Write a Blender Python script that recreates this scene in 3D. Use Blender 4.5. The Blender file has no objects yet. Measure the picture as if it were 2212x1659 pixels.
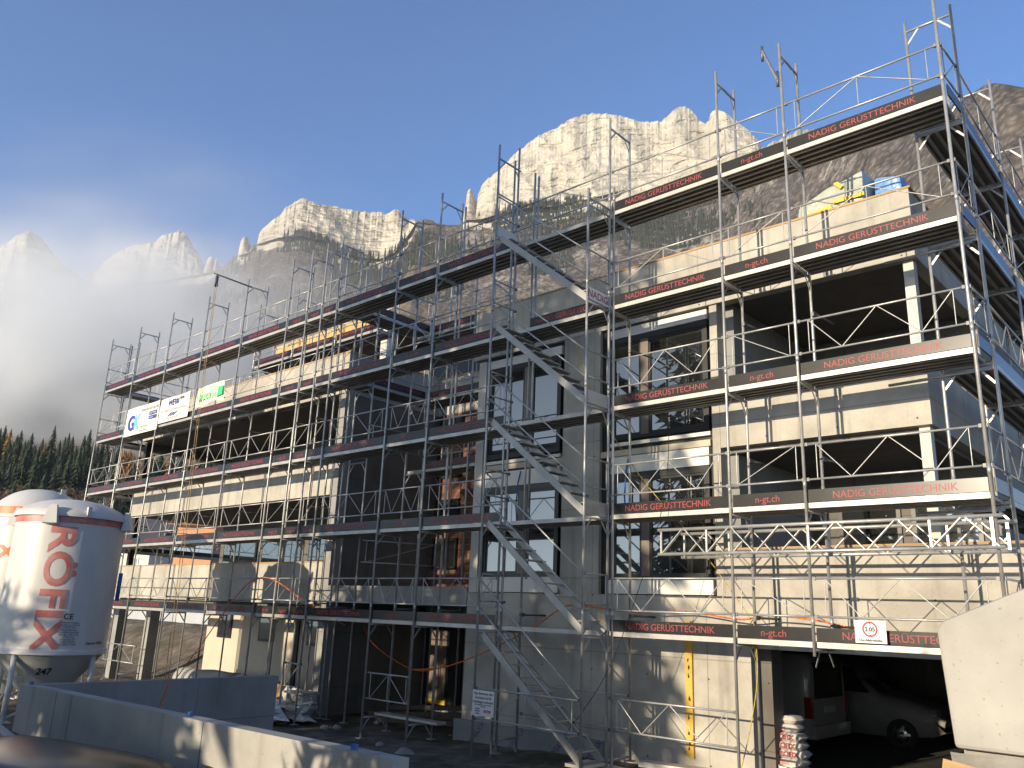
import bpy, bmesh, math, random
from mathutils import Vector, Matrix, noise
R = math.radians
random.seed(7)
sc = bpy.context.scene
col = sc.collection

# ------------------------------------------------------------------ camera
cam = bpy.data.cameras.new('camera')
CAM = Vector((8.6855, -12.1102, 0.2884))
co = bpy.data.objects.new('camera', cam)
col.objects.link(co)
MR = Matrix(((0.74251, 0.15407, 0.65187), (0.66876, -0.22559, -0.70843), (0.03792, 0.96196, -0.27054)))
co.matrix_world = Matrix.Translation(CAM) @ MR.to_4x4()
cam.sensor_width = 36.0
cam.lens = 28.867
cam.clip_start = 0.05
cam.clip_end = 12000
sc.camera = co
FPX = 3233.1 / 4032 * 2212            # focal length in pixels of a 2212 px wide picture

def ray(x, y):                          # direction of a pixel, used only to survey where real things stand
    return MR @ Vector(((x - 1106) / FPX, -(y - 829.5) / FPX, -1.0))

# ------------------------------------------------------------------ world, sun
SUNV = Vector((0.105, 1.0, -0.19)).normalized()      # direction in which sunlight travels
world = bpy.data.worlds.new('World')
sc.world = world
world.use_nodes = True
wn, wl = world.node_tree.nodes, world.node_tree.links
wn.clear()
sky = wn.new('ShaderNodeTexSky')
sky.sky_type = 'NISHITA'
sky.sun_disc = False
sky.sun_elevation = R(10.7)
sky.sun_rotation = math.atan2(-SUNV.x, -SUNV.y) % (2 * math.pi)
sky.altitude = 900
sky.air_density = 1.0
sky.dust_density = 0.8
sky.ozone_density = 2.2
bg = wn.new('ShaderNodeBackground')
bg.inputs['Strength'].default_value = 0.15
wo = wn.new('ShaderNodeOutputWorld')
tint = wn.new('ShaderNodeMix'); tint.data_type = 'RGBA'; tint.blend_type = 'MULTIPLY'; tint.inputs[0].default_value = 1
tint.inputs[7].default_value = (0.55, 0.86, 1.22, 1)
wl.new(sky.outputs[0], tint.inputs[6])
# paler air low above the horizon
geo_ = wn.new('ShaderNodeTexCoord'); sep = wn.new('ShaderNodeSeparateXYZ')
wl.new(geo_.outputs['Generated'], sep.inputs[0])
low = wn.new('ShaderNodeMapRange'); low.interpolation_type = 'SMOOTHSTEP'
low.inputs[1].default_value = 0.42; low.inputs[2].default_value = 0.02; low.inputs[3].default_value = 0.0; low.inputs[4].default_value = 0.62
wl.new(sep.outputs['Z'], low.inputs[0])
bwn = wn.new('ShaderNodeRGBToBW'); wl.new(tint.outputs[2], bwn.inputs[0])
pale = wn.new('ShaderNodeMix'); pale.data_type = 'RGBA'
pt = wn.new('ShaderNodeMix'); pt.data_type = 'RGBA'; pt.blend_type = 'MULTIPLY'; pt.inputs[0].default_value = 1; pt.inputs[7].default_value = (1.06, 1.12, 1.2, 1)
wl.new(bwn.outputs[0], pt.inputs[6])
sunside = wn.new('ShaderNodeMapRange'); sunside.interpolation_type = 'SMOOTHSTEP'      # and round the sun, behind the photographer
sunside.inputs[1].default_value = -0.15; sunside.inputs[2].default_value = -0.75; sunside.inputs[3].default_value = 0.0; sunside.inputs[4].default_value = 0.8
wl.new(sep.outputs['Y'], sunside.inputs[0])
mxm = wn.new('ShaderNodeMath'); mxm.operation = 'MAXIMUM'
wl.new(low.outputs[0], mxm.inputs[0]); wl.new(sunside.outputs[0], mxm.inputs[1])
wl.new(mxm.outputs[0], pale.inputs[0]); wl.new(tint.outputs[2], pale.inputs[6]); wl.new(pt.outputs[2], pale.inputs[7])
wl.new(pale.outputs[2], bg.inputs[0])
wl.new(bg.outputs[0], wo.inputs[0])
sun = bpy.data.lights.new('sun', 'SUN')
sun.energy = 3.9
sun.angle = R(0.5)
sun.color = (1.0, 0.83, 0.60)
so = bpy.data.objects.new('sun', sun)
so.rotation_euler = SUNV.to_track_quat('-Z', 'Y').to_euler()
col.objects.link(so)
sc.view_settings.view_transform = 'Standard'
sc.view_settings.look = 'None'
sc.view_settings.exposure = 0.58
sc.view_settings.gamma = 1.0
sc.cycles.volume_step_rate = 1.0
sc.cycles.max_bounces = 8
sc.cycles.volume_bounces = 8
sc.cycles.transparent_max_bounces = 16

# ------------------------------------------------------------------ materials
def nt(name):
    m = bpy.data.materials.new(name)
    m.use_nodes = True
    n, l = m.node_tree.nodes, m.node_tree.links
    return m, n, l, n['Principled BSDF']

def mat(name, c1, c2=None, rough=0.6, metal=0.0, scale=3.0, detail=6.0, bump=0.0, bscale=None, spec=0.5, coat=0.0, stretch=(1, 1, 1)):
    m, n, l, b = nt(name)
    b.inputs['Roughness'].default_value = rough
    b.inputs['Metallic'].default_value = metal
    b.inputs['Specular IOR Level'].default_value = spec
    b.inputs['Coat Weight'].default_value = coat
    tc = n.new('ShaderNodeTexCoord')
    mp = n.new('ShaderNodeMapping')
    mp.inputs['Scale'].default_value = stretch
    l.new(tc.outputs['Object'], mp.inputs[0])
    nz = n.new('ShaderNodeTexNoise')
    nz.inputs['Scale'].default_value = scale
    nz.inputs['Detail'].default_value = detail
    nz.inputs['Roughness'].default_value = 0.6
    l.new(mp.outputs[0], nz.inputs[0])
    cr = n.new('ShaderNodeValToRGB')
    cr.color_ramp.elements[0].position = 0.32
    cr.color_ramp.elements[1].position = 0.68
    cr.color_ramp.elements[0].color = (*c1, 1)
    cr.color_ramp.elements[1].color = (*(c2 or c1), 1)
    l.new(nz.outputs[0], cr.inputs[0])
    l.new(cr.outputs[0], b.inputs['Base Color'])
    if bump:
        nb = n.new('ShaderNodeTexNoise')
        nb.inputs['Scale'].default_value = bscale or scale * 4
        nb.inputs['Detail'].default_value = 5
        l.new(mp.outputs[0], nb.inputs[0])
        bp = n.new('ShaderNodeBump')
        bp.inputs['Strength'].default_value = bump
        bp.inputs['Distance'].default_value = 0.05
        l.new(nb.outputs[0], bp.inputs['Height'])
        l.new(bp.outputs[0], b.inputs['Normal'])
    return m

def concrete(name, c1, c2, joints=True, pw=2.5, ph=1.38, dark=0.8):
    """cast concrete: cloudy tone, formwork joints, tie holes, rain streaks"""
    m, n, l, b = nt(name)
    b.inputs['Roughness'].default_value = 0.75
    b.inputs['Specular IOR Level'].default_value = 0.3
    tc = n.new('ShaderNodeTexCoord')
    sx = n.new('ShaderNodeSeparateXYZ')
    l.new(tc.outputs['Object'], sx.inputs[0])
    def math_(op, a, bb=None):
        q = n.new('ShaderNodeMath'); q.operation = op
        for i, v in enumerate((a, bb)):
            if v is None: continue
            if isinstance(v, (int, float)): q.inputs[i].default_value = v
            else: l.new(v, q.inputs[i])
        return q.outputs[0]
    u = math_('ADD', sx.outputs['X'], sx.outputs['Y'])
    nz = n.new('ShaderNodeTexNoise'); nz.inputs['Scale'].default_value = 0.9; nz.inputs['Detail'].default_value = 8
    nz.inputs['Roughness'].default_value = 0.65
    l.new(tc.outputs['Object'], nz.inputs[0])
    cr = n.new('ShaderNodeValToRGB')
    cr.color_ramp.elements[0].position = 0.35; cr.color_ramp.elements[1].position = 0.66
    cr.color_ramp.elements[0].color = (*c1, 1); cr.color_ramp.elements[1].color = (*c2, 1)
    l.new(nz.outputs[0], cr.inputs[0])
    # vertical streaks
    mp = n.new('ShaderNodeMapping'); mp.inputs['Scale'].default_value = (3.0, 3.0, 0.22)
    l.new(tc.outputs['Object'], mp.inputs[0])
    ns = n.new('ShaderNodeTexNoise'); ns.inputs['Scale'].default_value = 1.6; ns.inputs['Detail'].default_value = 5
    l.new(mp.outputs[0], ns.inputs[0])
    st = n.new('ShaderNodeMapRange'); st.inputs[1].default_value = 0.55; st.inputs[2].default_value = 0.8
    st.inputs[3].default_value = 1.0; st.inputs[4].default_value = dark
    l.new(ns.outputs[0], st.inputs[0])
    fac = st.outputs[0]
    # fine pores
    vo = n.new('ShaderNodeTexNoise'); vo.inputs['Scale'].default_value = 38; vo.inputs['Detail'].default_value = 2
    l.new(tc.outputs['Object'], vo.inputs[0])
    po = n.new('ShaderNodeMapRange'); po.inputs[1].default_value = 0.66; po.inputs[2].default_value = 0.74
    po.inputs[3].default_value = 1.0; po.inputs[4].default_value = 0.72
    l.new(vo.outputs[0], po.inputs[0])
    fac = math_('MULTIPLY', fac, po.outputs[0])
    if joints:
        fu = math_('FRACT', math_('DIVIDE', math_('ADD', u, 100.0), pw))
        fv = math_('FRACT', math_('DIVIDE', math_('ADD', sx.outputs['Z'], 101.08), ph))
        ju = math_('GREATER_THAN', fu, 0.008 / pw * 2)
        jv = math_('GREATER_THAN', fv, 0.01 / ph * 2)
        j = math_('MULTIPLY', ju, jv)
        j = math_('ADD', math_('MULTIPLY', j, 0.3), 0.7)
        fac = math_('MULTIPLY', fac, j)
        # tie holes
        hu = math_('MULTIPLY', math_('SUBTRACT', math_('FRACT', math_('DIVIDE', math_('ADD', u, 100.6), pw / 2)), 0.5), pw / 2)
        hv = math_('MULTIPLY', math_('SUBTRACT', math_('FRACT', math_('DIVIDE', math_('ADD', sx.outputs['Z'], 100.7), ph)), 0.5), ph)
        d = math_('SQRT', math_('ADD', math_('MULTIPLY', hu, hu), math_('MULTIPLY', hv, hv)))
        h = math_('ADD', math_('MULTIPLY', math_('GREATER_THAN', d, 0.017), 0.75), 0.25)
        fac = math_('MULTIPLY', fac, h)
    mx = n.new('ShaderNodeMix'); mx.data_type = 'RGBA'; mx.blend_type = 'MULTIPLY'; mx.inputs[0].default_value = 1
    l.new(cr.outputs[0], mx.inputs[6])
    cb = n.new('ShaderNodeCombineColor')
    for i in range(3): l.new(fac, cb.inputs[i])
    l.new(cb.outputs[0], mx.inputs[7])
    l.new(mx.outputs[2], b.inputs['Base Color'])
    bp = n.new('ShaderNodeBump'); bp.inputs['Strength'].default_value = 0.25; bp.inputs['Distance'].default_value = 0.01
    l.new(fac, bp.inputs['Height']); l.new(bp.outputs[0], b.inputs['Normal'])
    return m

M = {}
M['steel'] = mat('galvanised_steel', (0.34, 0.35, 0.35), (0.50, 0.50, 0.49), 0.38, 0.4, 6, 8, 0.1, 60)
M['steel_dark'] = mat('weathered_steel', (0.10, 0.10, 0.11), (0.2, 0.2, 0.2), 0.5, 0.6, 8)
M['alu'] = mat('aluminium_deck', (0.38, 0.37, 0.345), (0.54, 0.525, 0.49), 0.42, 0.35, 2.5, 8, 0.05, 40)
M['deckunder'] = mat('shaded_deck_underside', (0.12, 0.105, 0.088), (0.21, 0.185, 0.155), 0.7, 0, 3)  # underside panel: the shade beneath the deck is put into this dark brown
M['deckrib'] = mat('shaded_deck_rib', (0.26, 0.245, 0.22), (0.36, 0.34, 0.31), 0.5, 0.2, 3)  # aluminium ribs, their colour toned down along with the shaded underside
M['stair'] = mat('shade_toned_stair', (0.30, 0.30, 0.29), (0.42, 0.41, 0.39), 0.45, 0.4, 3, 8, 0.05, 40)  # aluminium, its colour toned down for the shade on the lower flights
M['board'] = mat('coated_black_plywood', (0.016, 0.017, 0.019), (0.03, 0.031, 0.033), 0.27, 0, 2.0, 8, 0.0, 20, 0.4)
M['red'] = mat('red_lettering', (0.28, 0.026, 0.03), (0.36, 0.04, 0.04), 0.5)
M['black'] = mat('black_print', (0.015, 0.015, 0.016), None, 0.6)
M['greyprint'] = mat('grey_print', (0.12, 0.13, 0.16), None, 0.6)
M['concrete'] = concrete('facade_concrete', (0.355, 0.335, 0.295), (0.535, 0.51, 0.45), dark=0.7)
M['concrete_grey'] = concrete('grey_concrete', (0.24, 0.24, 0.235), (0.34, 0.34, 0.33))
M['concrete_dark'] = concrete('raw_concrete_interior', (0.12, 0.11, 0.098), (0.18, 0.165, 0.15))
M['concrete_pale'] = concrete('smooth_wall_concrete', (0.32, 0.315, 0.29), (0.45, 0.44, 0.405), False, dark=0.75)
M['plaster'] = mat('cream_plaster', (0.50, 0.45, 0.36), (0.58, 0.52, 0.42), 0.85, 0, 1.5, 8, 0.15, 30)
M['pale'] = mat('pale_grey_panel', (0.55, 0.53, 0.48), (0.63, 0.60, 0.55), 0.7, 0, 1.2)
M['white'] = mat('white_panel', (0.74, 0.72, 0.66), (0.80, 0.78, 0.72), 0.6, 0, 1.0)
M['wood'] = mat('timber_batten', (0.36, 0.22, 0.09), (0.52, 0.34, 0.16), 0.7, 0, 6, 8, 0.1, 40, stretch=(0.3, 3, 3))
M['ply'] = mat('yellow_formwork_plywood', (0.55, 0.33, 0.10), (0.66, 0.42, 0.15), 0.55, 0, 1.2, 6)
M['anth'] = mat('anthracite_frame', (0.022, 0.023, 0.025), (0.03, 0.03, 0.032), 0.35, 0.2, 4)
M['membrane'] = mat('black_membrane', (0.012, 0.011, 0.010), (0.03, 0.026, 0.022), 0.6, 0, 3)
M['brown'] = mat('brown_mullion', (0.16, 0.125, 0.10), (0.2, 0.16, 0.13), 0.45, 0, 3)
M['foam'] = mat('yellow_foam_strip', (0.62, 0.38, 0.06), (0.72, 0.47, 0.11), 0.8, 0, 5, 8, 0.3, 25)
M['insul'] = mat('grey_insulation_board', (0.22, 0.23, 0.24), (0.28, 0.29, 0.295), 0.7, 0, 2)
M['orange'] = mat('orange_cable', (0.75, 0.16, 0.02), None, 0.5)
M['rope'] = mat('hemp_rope', (0.33, 0.24, 0.12), (0.45, 0.34, 0.2), 0.9)
M['ropey'] = mat('yellow_cord', (0.6, 0.45, 0.05), None, 0.7)
M['blue'] = mat('blue_plastic', (0.03, 0.12, 0.35), (0.05, 0.16, 0.42), 0.4)
M['silo'] = mat('white_silo_paint', (0.56, 0.56, 0.55), (0.68, 0.67, 0.65), 0.42, 0, 1.6, 8, 0.05, 12, stretch=(1, 1, 0.4))
M['silo_orange'] = mat('orange_silo_paint', (0.72, 0.13, 0.03), (0.8, 0.18, 0.05), 0.45, 0, 2)
M['silo_red'] = mat('faded_red_silo_paint', (0.46, 0.12, 0.10), (0.58, 0.30, 0.27), 0.5, 0, 2.5, 8)
M['silo_grey'] = mat('grey_silo_cone', (0.40, 0.40, 0.36), (0.5, 0.5, 0.46), 0.6, 0, 2)
M['asphalt'] = mat('driveway_asphalt', (0.04, 0.04, 0.04), (0.075, 0.072, 0.068), 0.9, 0, 2, 10, 0.3, 40)
M['bark'] = mat('bark', (0.06, 0.045, 0.035), (0.1, 0.08, 0.06), 0.9, 0, 12, 6, 0.4, 30)
M['spruce'] = mat('spruce_needles', (0.016, 0.028, 0.016), (0.038, 0.056, 0.028), 0.8, 0, 1.2)
M['spruce_b'] = mat('bluish_spruce_needles', (0.025, 0.038, 0.026), (0.05, 0.066, 0.044), 0.8, 0, 1.2)
M['larch'] = mat('autumn_larch_needles', (0.24, 0.115, 0.03), (0.36, 0.19, 0.06), 0.8, 0, 0.9)
M['twig'] = mat('bare_brown_twigs', (0.10, 0.07, 0.05), (0.19, 0.13, 0.09), 0.9, 0, 0.9)
M['brick'] = None
M['carpaint'] = mat('black_car_paint', (0.010, 0.0095, 0.009), None, 0.22, 0.0, 4, spec=0.28)
M['vanpaint'] = mat('white_van_paint', (0.40, 0.39, 0.36), (0.46, 0.45, 0.42), 0.4, 0, 4, coat=0.6)
M['carpale'] = mat('grey_car_paint', (0.22, 0.215, 0.2), (0.27, 0.26, 0.245), 0.5, 0, 4)  # even grey, darker than the nearer van's paint
M['rubber'] = mat('tyre_rubber', (0.015, 0.015, 0.015), (0.025, 0.025, 0.025), 0.85)
M['redlamp'] = mat('red_lamp_glass', (0.3, 0.02, 0.02), None, 0.2, coat=1.0)
M['chrome'] = mat('bright_metal', (0.6, 0.6, 0.6), None, 0.2, 0.9)
M['bag'] = mat('paper_bag', (0.55, 0.53, 0.5), (0.66, 0.64, 0.6), 0.8, 0, 5, 6, 0.3, 20)
M['tarp'] = mat('green_grey_plastic_wrap', (0.34, 0.38, 0.33), (0.48, 0.50, 0.42), 0.3, 0, 2.5, 8, 0.6, 6)
M['bluetarp'] = mat('blue_plastic_wrap', (0.06, 0.2, 0.5), (0.13, 0.32, 0.62), 0.35, 0, 3, 8, 0.5, 6)
M['tape'] = mat('yellow_tape', (0.75, 0.5, 0.03), None, 0.5)
M['banner'] = mat('banner_fabric', (0.72, 0.70, 0.58), (0.78, 0.76, 0.66), 0.6, 0, 2)
M['banner_w'] = mat('banner_fabric_white', (0.72, 0.69, 0.64), (0.78, 0.76, 0.70), 0.6, 0, 2)
M['banner_g'] = mat('banner_fabric_pale_green', (0.68, 0.74, 0.52), (0.76, 0.80, 0.60), 0.6, 0, 2)
M['green'] = mat('green_print', (0.05, 0.60, 0.22), None, 0.6)
M['lgreen'] = mat('pale_green_print', (0.28, 0.72, 0.36), None, 0.6)
M['navy'] = mat('navy_print', (0.02, 0.06, 0.3), None, 0.6)
M['cyan'] = mat('cyan_print', (0.12, 0.48, 0.75), None, 0.6)
M['pinkred'] = mat('faded_red_print', (0.70, 0.28, 0.26), None, 0.6)
M['sign'] = mat('white_sign_board', (0.70, 0.70, 0.70), (0.76, 0.76, 0.75), 0.5)
M['signred'] = mat('sign_red', (0.6, 0.02, 0.03), None, 0.5)
M['stone'] = mat('grey_quarry_stone', (0.16, 0.155, 0.14), (0.36, 0.35, 0.32), 0.9, 0, 2.2, 10, 0.8, 5)
M['film'] = mat('white_debris_film', (0.5, 0.5, 0.5), (0.7, 0.7, 0.68), 0.5, 0, 6, 6, 0.5, 12)
M['fleece'] = mat('grey_geotextile', (0.30, 0.30, 0.29), (0.42, 0.42, 0.40), 0.9, 0, 3, 6, 0.4, 14)
M['salmon'] = mat('salmon_house_plaster', (0.62, 0.30, 0.16), (0.68, 0.34, 0.19), 0.85, 0, 0.6)
M['roof'] = mat('brown_roof_tiles', (0.16, 0.09, 0.06), (0.26, 0.15, 0.1), 0.85, 0, 1.0)
M['darkroof'] = mat('dark_roof_tiles', (0.04, 0.045, 0.06), (0.07, 0.07, 0.085), 0.8, 0, 1.0)
M['bluegrey'] = mat('blue_grey_retaining_concrete', (0.36, 0.38, 0.41), (0.44, 0.46, 0.48), 0.8, 0, 0.8)

def brick_mat():
    m, n, l, b = nt('red_hollow_brick')
    b.inputs['Roughness'].default_value = 0.85
    tc = n.new('ShaderNodeTexCoord'); sx = n.new('ShaderNodeSeparateXYZ'); cb = n.new('ShaderNodeCombineXYZ')
    l.new(tc.outputs['Object'], sx.inputs[0]); l.new(sx.outputs['X'], cb.inputs[0]); l.new(sx.outputs['Z'], cb.inputs[1])
    br = n.new('ShaderNodeTexBrick')
    br.inputs['Color1'].default_value = (0.13, 0.055, 0.035, 1); br.inputs['Color2'].default_value = (0.18, 0.08, 0.05, 1)
    br.inputs['Mortar'].default_value = (0.2, 0.17, 0.14, 1)
    br.inputs['Scale'].default_value = 1.0; br.inputs['Mortar Size'].default_value = 0.008
    br.inputs['Brick Width'].default_value = 0.3; br.inputs['Row Height'].default_value = 0.2
    l.new(cb.outputs[0], br.inputs[0]); l.new(br.outputs[0], b.inputs['Base Color'])
    return m
M['brick'] = brick_mat()

def glass_mat(name, tint, k):
    """coated window glass seen from outside: dark room behind, mirror-like film"""
    m, n, l, b = nt(name)
    b.inputs['Base Color'].default_value = (*tint, 1)
    b.inputs['Roughness'].default_value = 0.12
    gl = n.new('ShaderNodeBsdfGlossy'); gl.inputs['Roughness'].default_value = 0.015
    gl.inputs['Color'].default_value = (0.86, 0.9, 0.92, 1)
    tc = n.new('ShaderNodeTexCoord'); nz = n.new('ShaderNodeTexNoise'); nz.inputs['Scale'].default_value = 1.3
    l.new(tc.outputs['Object'], nz.inputs[0])
    bp = n.new('ShaderNodeBump'); bp.inputs['Strength'].default_value = 0.02; bp.inputs['Distance'].default_value = 0.05
    l.new(nz.outputs[0], bp.inputs['Height']); l.new(bp.outputs[0], gl.inputs['Normal'])
    fr = n.new('ShaderNodeFresnel'); fr.inputs['IOR'].default_value = k
    mx = n.new('ShaderNodeMixShader')
    l.new(fr.outputs[0], mx.inputs[0]); l.new(b.outputs[0], mx.inputs[1]); l.new(gl.outputs[0], mx.inputs[2])
    l.new(mx.outputs[0], n['Material Output'].inputs[0])
    return m
M['glass'] = glass_mat('window_glass', (0.012, 0.013, 0.012), 3.0)
M['glass_car'] = glass_mat('car_glass', (0.008, 0.008, 0.008), 1.6)

# ------------------------------------------------------------------ mesh helpers
class MB:
    def __init__(s):
        s.v, s.f, s.sm, s.mi = [], [], [], []
        s.cur = 0
    def _f(s, idx, smooth=False):
        s.f.append(idx); s.sm.append(smooth); s.mi.append(s.cur)
    def quad(s, a, b, c, d, smooth=False):
        i = len(s.v); s.v += [tuple(a), tuple(b), tuple(c), tuple(d)]; s._f((i, i + 1, i + 2, i + 3), smooth); return s
    def box(s, x0, x1, y0, y1, z0, z1):
        if x0 > x1: x0, x1 = x1, x0
        if y0 > y1: y0, y1 = y1, y0
        i = len(s.v)
        s.v += [(x0, y0, z0), (x1, y0, z0), (x1, y1, z0), (x0, y1, z0), (x0, y0, z1), (x1, y0, z1), (x1, y1, z1), (x0, y1, z1)]
        for q in ((0, 3, 2, 1), (4, 5, 6, 7), (0, 1, 5, 4), (1, 2, 6, 5), (2, 3, 7, 6), (3, 0, 4, 7)):
            s._f(tuple(i + k for k in q))
        return s
    def beam(s, p, q, w, h, up=(0, 0, 1)):
        p, q = Vector(p), Vector(q); d = (q - p).normalized(); up = Vector(up)
        a = d.cross(up).normalized(); b = a.cross(d).normalized()
        i = len(s.v)
        for o in (p, q):
            for sa, sb in ((-1, -1), (1, -1), (1, 1), (-1, 1)):
                s.v.append(tuple(o + a * (sa * w / 2) + b * (sb * h / 2)))
        for f in ((0, 1, 2, 3), (7, 6, 5, 4), (0, 4, 5, 1), (1, 5, 6, 2), (2, 6, 7, 3), (3, 7, 4, 0)):
            s._f(tuple(i + k for k in f))
        return s
    def tube(s, p, q, r, n=8, r2=None, caps=True):
        p, q = Vector(p), Vector(q); d = (q - p).normalized()
        a = d.orthogonal().normalized(); b = d.cross(a)
        r2 = r if r2 is None else r2
        i = len(s.v)
        for o, rr in ((p, r), (q, r2)):
            for k in range(n):
                t = 2 * math.pi * k / n
                s.v.append(tuple(o + (a * math.cos(t) + b * math.sin(t)) * rr))
        for k in range(n):
            k2 = (k + 1) % n
            s._f((i + k, i + k2, i + n + k2, i + n + k), True)
        if caps:
            s._f(tuple(i + k for k in reversed(range(n)))); s._f(tuple(i + n + k for k in range(n)))
        return s
    def path(s, pts, r, n=6):
        for a, b in zip(pts[:-1], pts[1:]): s.tube(a, b, r, n, caps=True)
        return s
    def prism(s, poly, axis, a0, a1):
        """extrude a 2-D polygon along an axis ('x','y' or 'z')"""
        def P(u, v, w):
            return {'x': (w, u, v), 'y': (u, w, v), 'z': (u, v, w)}[axis]
        n = len(poly); i = len(s.v)
        s.v += [P(u, v, a0) for u, v in poly] + [P(u, v, a1) for u, v in poly]
        s._f(tuple(i + k for k in range(n))); s._f(tuple(i + n + k for k in reversed(range(n))))
        for k in range(n):
            k2 = (k + 1) % n
            s._f((i + k2, i + k, i + n + k, i + n + k2))
        return s
    def lathe(s, prof, c=(0, 0, 0), n=40, smooth=True):
        i = len(s.v)
        for r, z in prof:
            for k in range(n):
                t = 2 * math.pi * k / n
                s.v.append((c[0] + r * math.cos(t), c[1] + r * math.sin(t), c[2] + z))
        for j in range(len(prof) - 1):
            for k in range(n):
                k2 = (k + 1) % n
                s._f((i + j * n + k, i + j * n + k2, i + (j + 1) * n + k2, i + (j + 1) * n + k), smooth)
        return s
    def mesh(s, name, mats):
        me = bpy.data.meshes.new(name)
        me.from_pydata(s.v, [], s.f)
        if not isinstance(mats, (list, tuple)): mats = [mats]
        for m in mats: me.materials.append(m)
        me.polygons.foreach_set('use_smooth', s.sm)
        me.polygons.foreach_set('material_index', s.mi)
        me.update()
        return me
    def build(s, name, mats, parent=None, local=False):
        return put(name, s.mesh(name, mats), parent, local)

def put(name, me, parent=None, local=False):
    o = bpy.data.objects.new(name, me)
    col.objects.link(o)
    if parent is not None:
        o.parent = parent
        if not local and parent.type == 'EMPTY':
            o.matrix_parent_inverse = Matrix.Translation(-Vector(parent.location))
    return o

def tag(o, label=None, cat=None, group=None, kind=None):
    if label: o['label'] = label
    if cat: o['category'] = cat
    if group: o['group'] = group
    if kind: o['kind'] = kind
    return o

def thing(name, label, cat, loc=(0, 0, 0), group=None):
    o = bpy.data.objects.new(name, None)
    o.empty_display_size = 0.2
    o.location = loc
    col.objects.link(o)
    return tag(o, label, cat, group)

def copy_tree(o, parent=None):
    c = o.copy(); col.objects.link(c)
    if parent is not None: c.parent = parent
    for ch in list(o.children): copy_tree(ch, c)
    return c

_tx = {}
def text_mesh(body, size, mt, align='CENTER', bold=0.0, ext=0.0012, shear=0.0):
    """lettering as a mesh standing in the XZ plane, facing -Y"""
    key = (body, size, mt.name, align, bold, shear)
    if key in _tx: return _tx[key]
    cu = bpy.data.curves.new('lettering', 'FONT')
    cu.body = body; cu.size = size; cu.align_x = align; cu.align_y = 'BOTTOM_BASELINE'
    cu.extrude = ext; cu.offset = bold; cu.resolution_u = 5; cu.shear = shear
    ob = bpy.data.objects.new('lettering', cu)
    col.objects.link(ob)
    dg = bpy.context.evaluated_depsgraph_get()
    me = bpy.data.meshes.new_from_object(ob.evaluated_get(dg))
    bpy.data.objects.remove(ob)
    me.transform(Matrix.Rotation(R(90), 4, 'X'))
    me.materials.clear(); me.materials.append(mt)
    _tx[key] = me
    return me

def lettering(parent, body, size, mt, pos, rotz=0.0, align='CENTER', bold=0.0, name='lettering', shear=0.0, local=False, rot=None):
    o = put(name, text_mesh(body, size, mt, align, bold, shear=shear), parent, local)
    o.location = pos
    o.rotation_euler = rot if rot else (0, 0, rotz)
    return o
# ================================================================== THE BUILDING
YW = 1.33
B = thing('apartment_building', 'unfinished concrete apartment building with two wings behind the scaffolding', 'building', (-4, YW, -2.3))
def part(name, m, *boxes, parent=B):
    for x in boxes: o = MB().box(*x).build(name, M[m], parent)
    return o

# right wing
part('plinth_wall', 'concrete', (-4.78, 1.99, YW, YW + .3, -2.45, 0.74), (1.56, 1.99, YW, YW + .3, 0.74, 1.535))
part('garage_lintel', 'concrete', (1.99, 5.5, YW, YW + .3, -0.1, 1.535))
part('plinth_wall', 'concrete', (5.5, 9.5, YW, YW + .3, -2.45, 1.535))
part('coping', 'wood', (1.57, 9.5, YW - .012, YW + .22, 1.537, 1.565))
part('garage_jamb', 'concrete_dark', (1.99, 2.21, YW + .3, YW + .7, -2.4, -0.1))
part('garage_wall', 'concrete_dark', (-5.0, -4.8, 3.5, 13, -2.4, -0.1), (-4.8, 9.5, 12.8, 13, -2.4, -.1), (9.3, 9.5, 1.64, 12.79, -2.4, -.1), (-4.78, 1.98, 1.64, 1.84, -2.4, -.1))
part('floor_slab', 'concrete_dark', (-4.6, 9.5, 1.64, 13, -0.1, 0.2), (1.56, 5.1, 1.54, 4.8, 0.3, 0.5))
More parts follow.
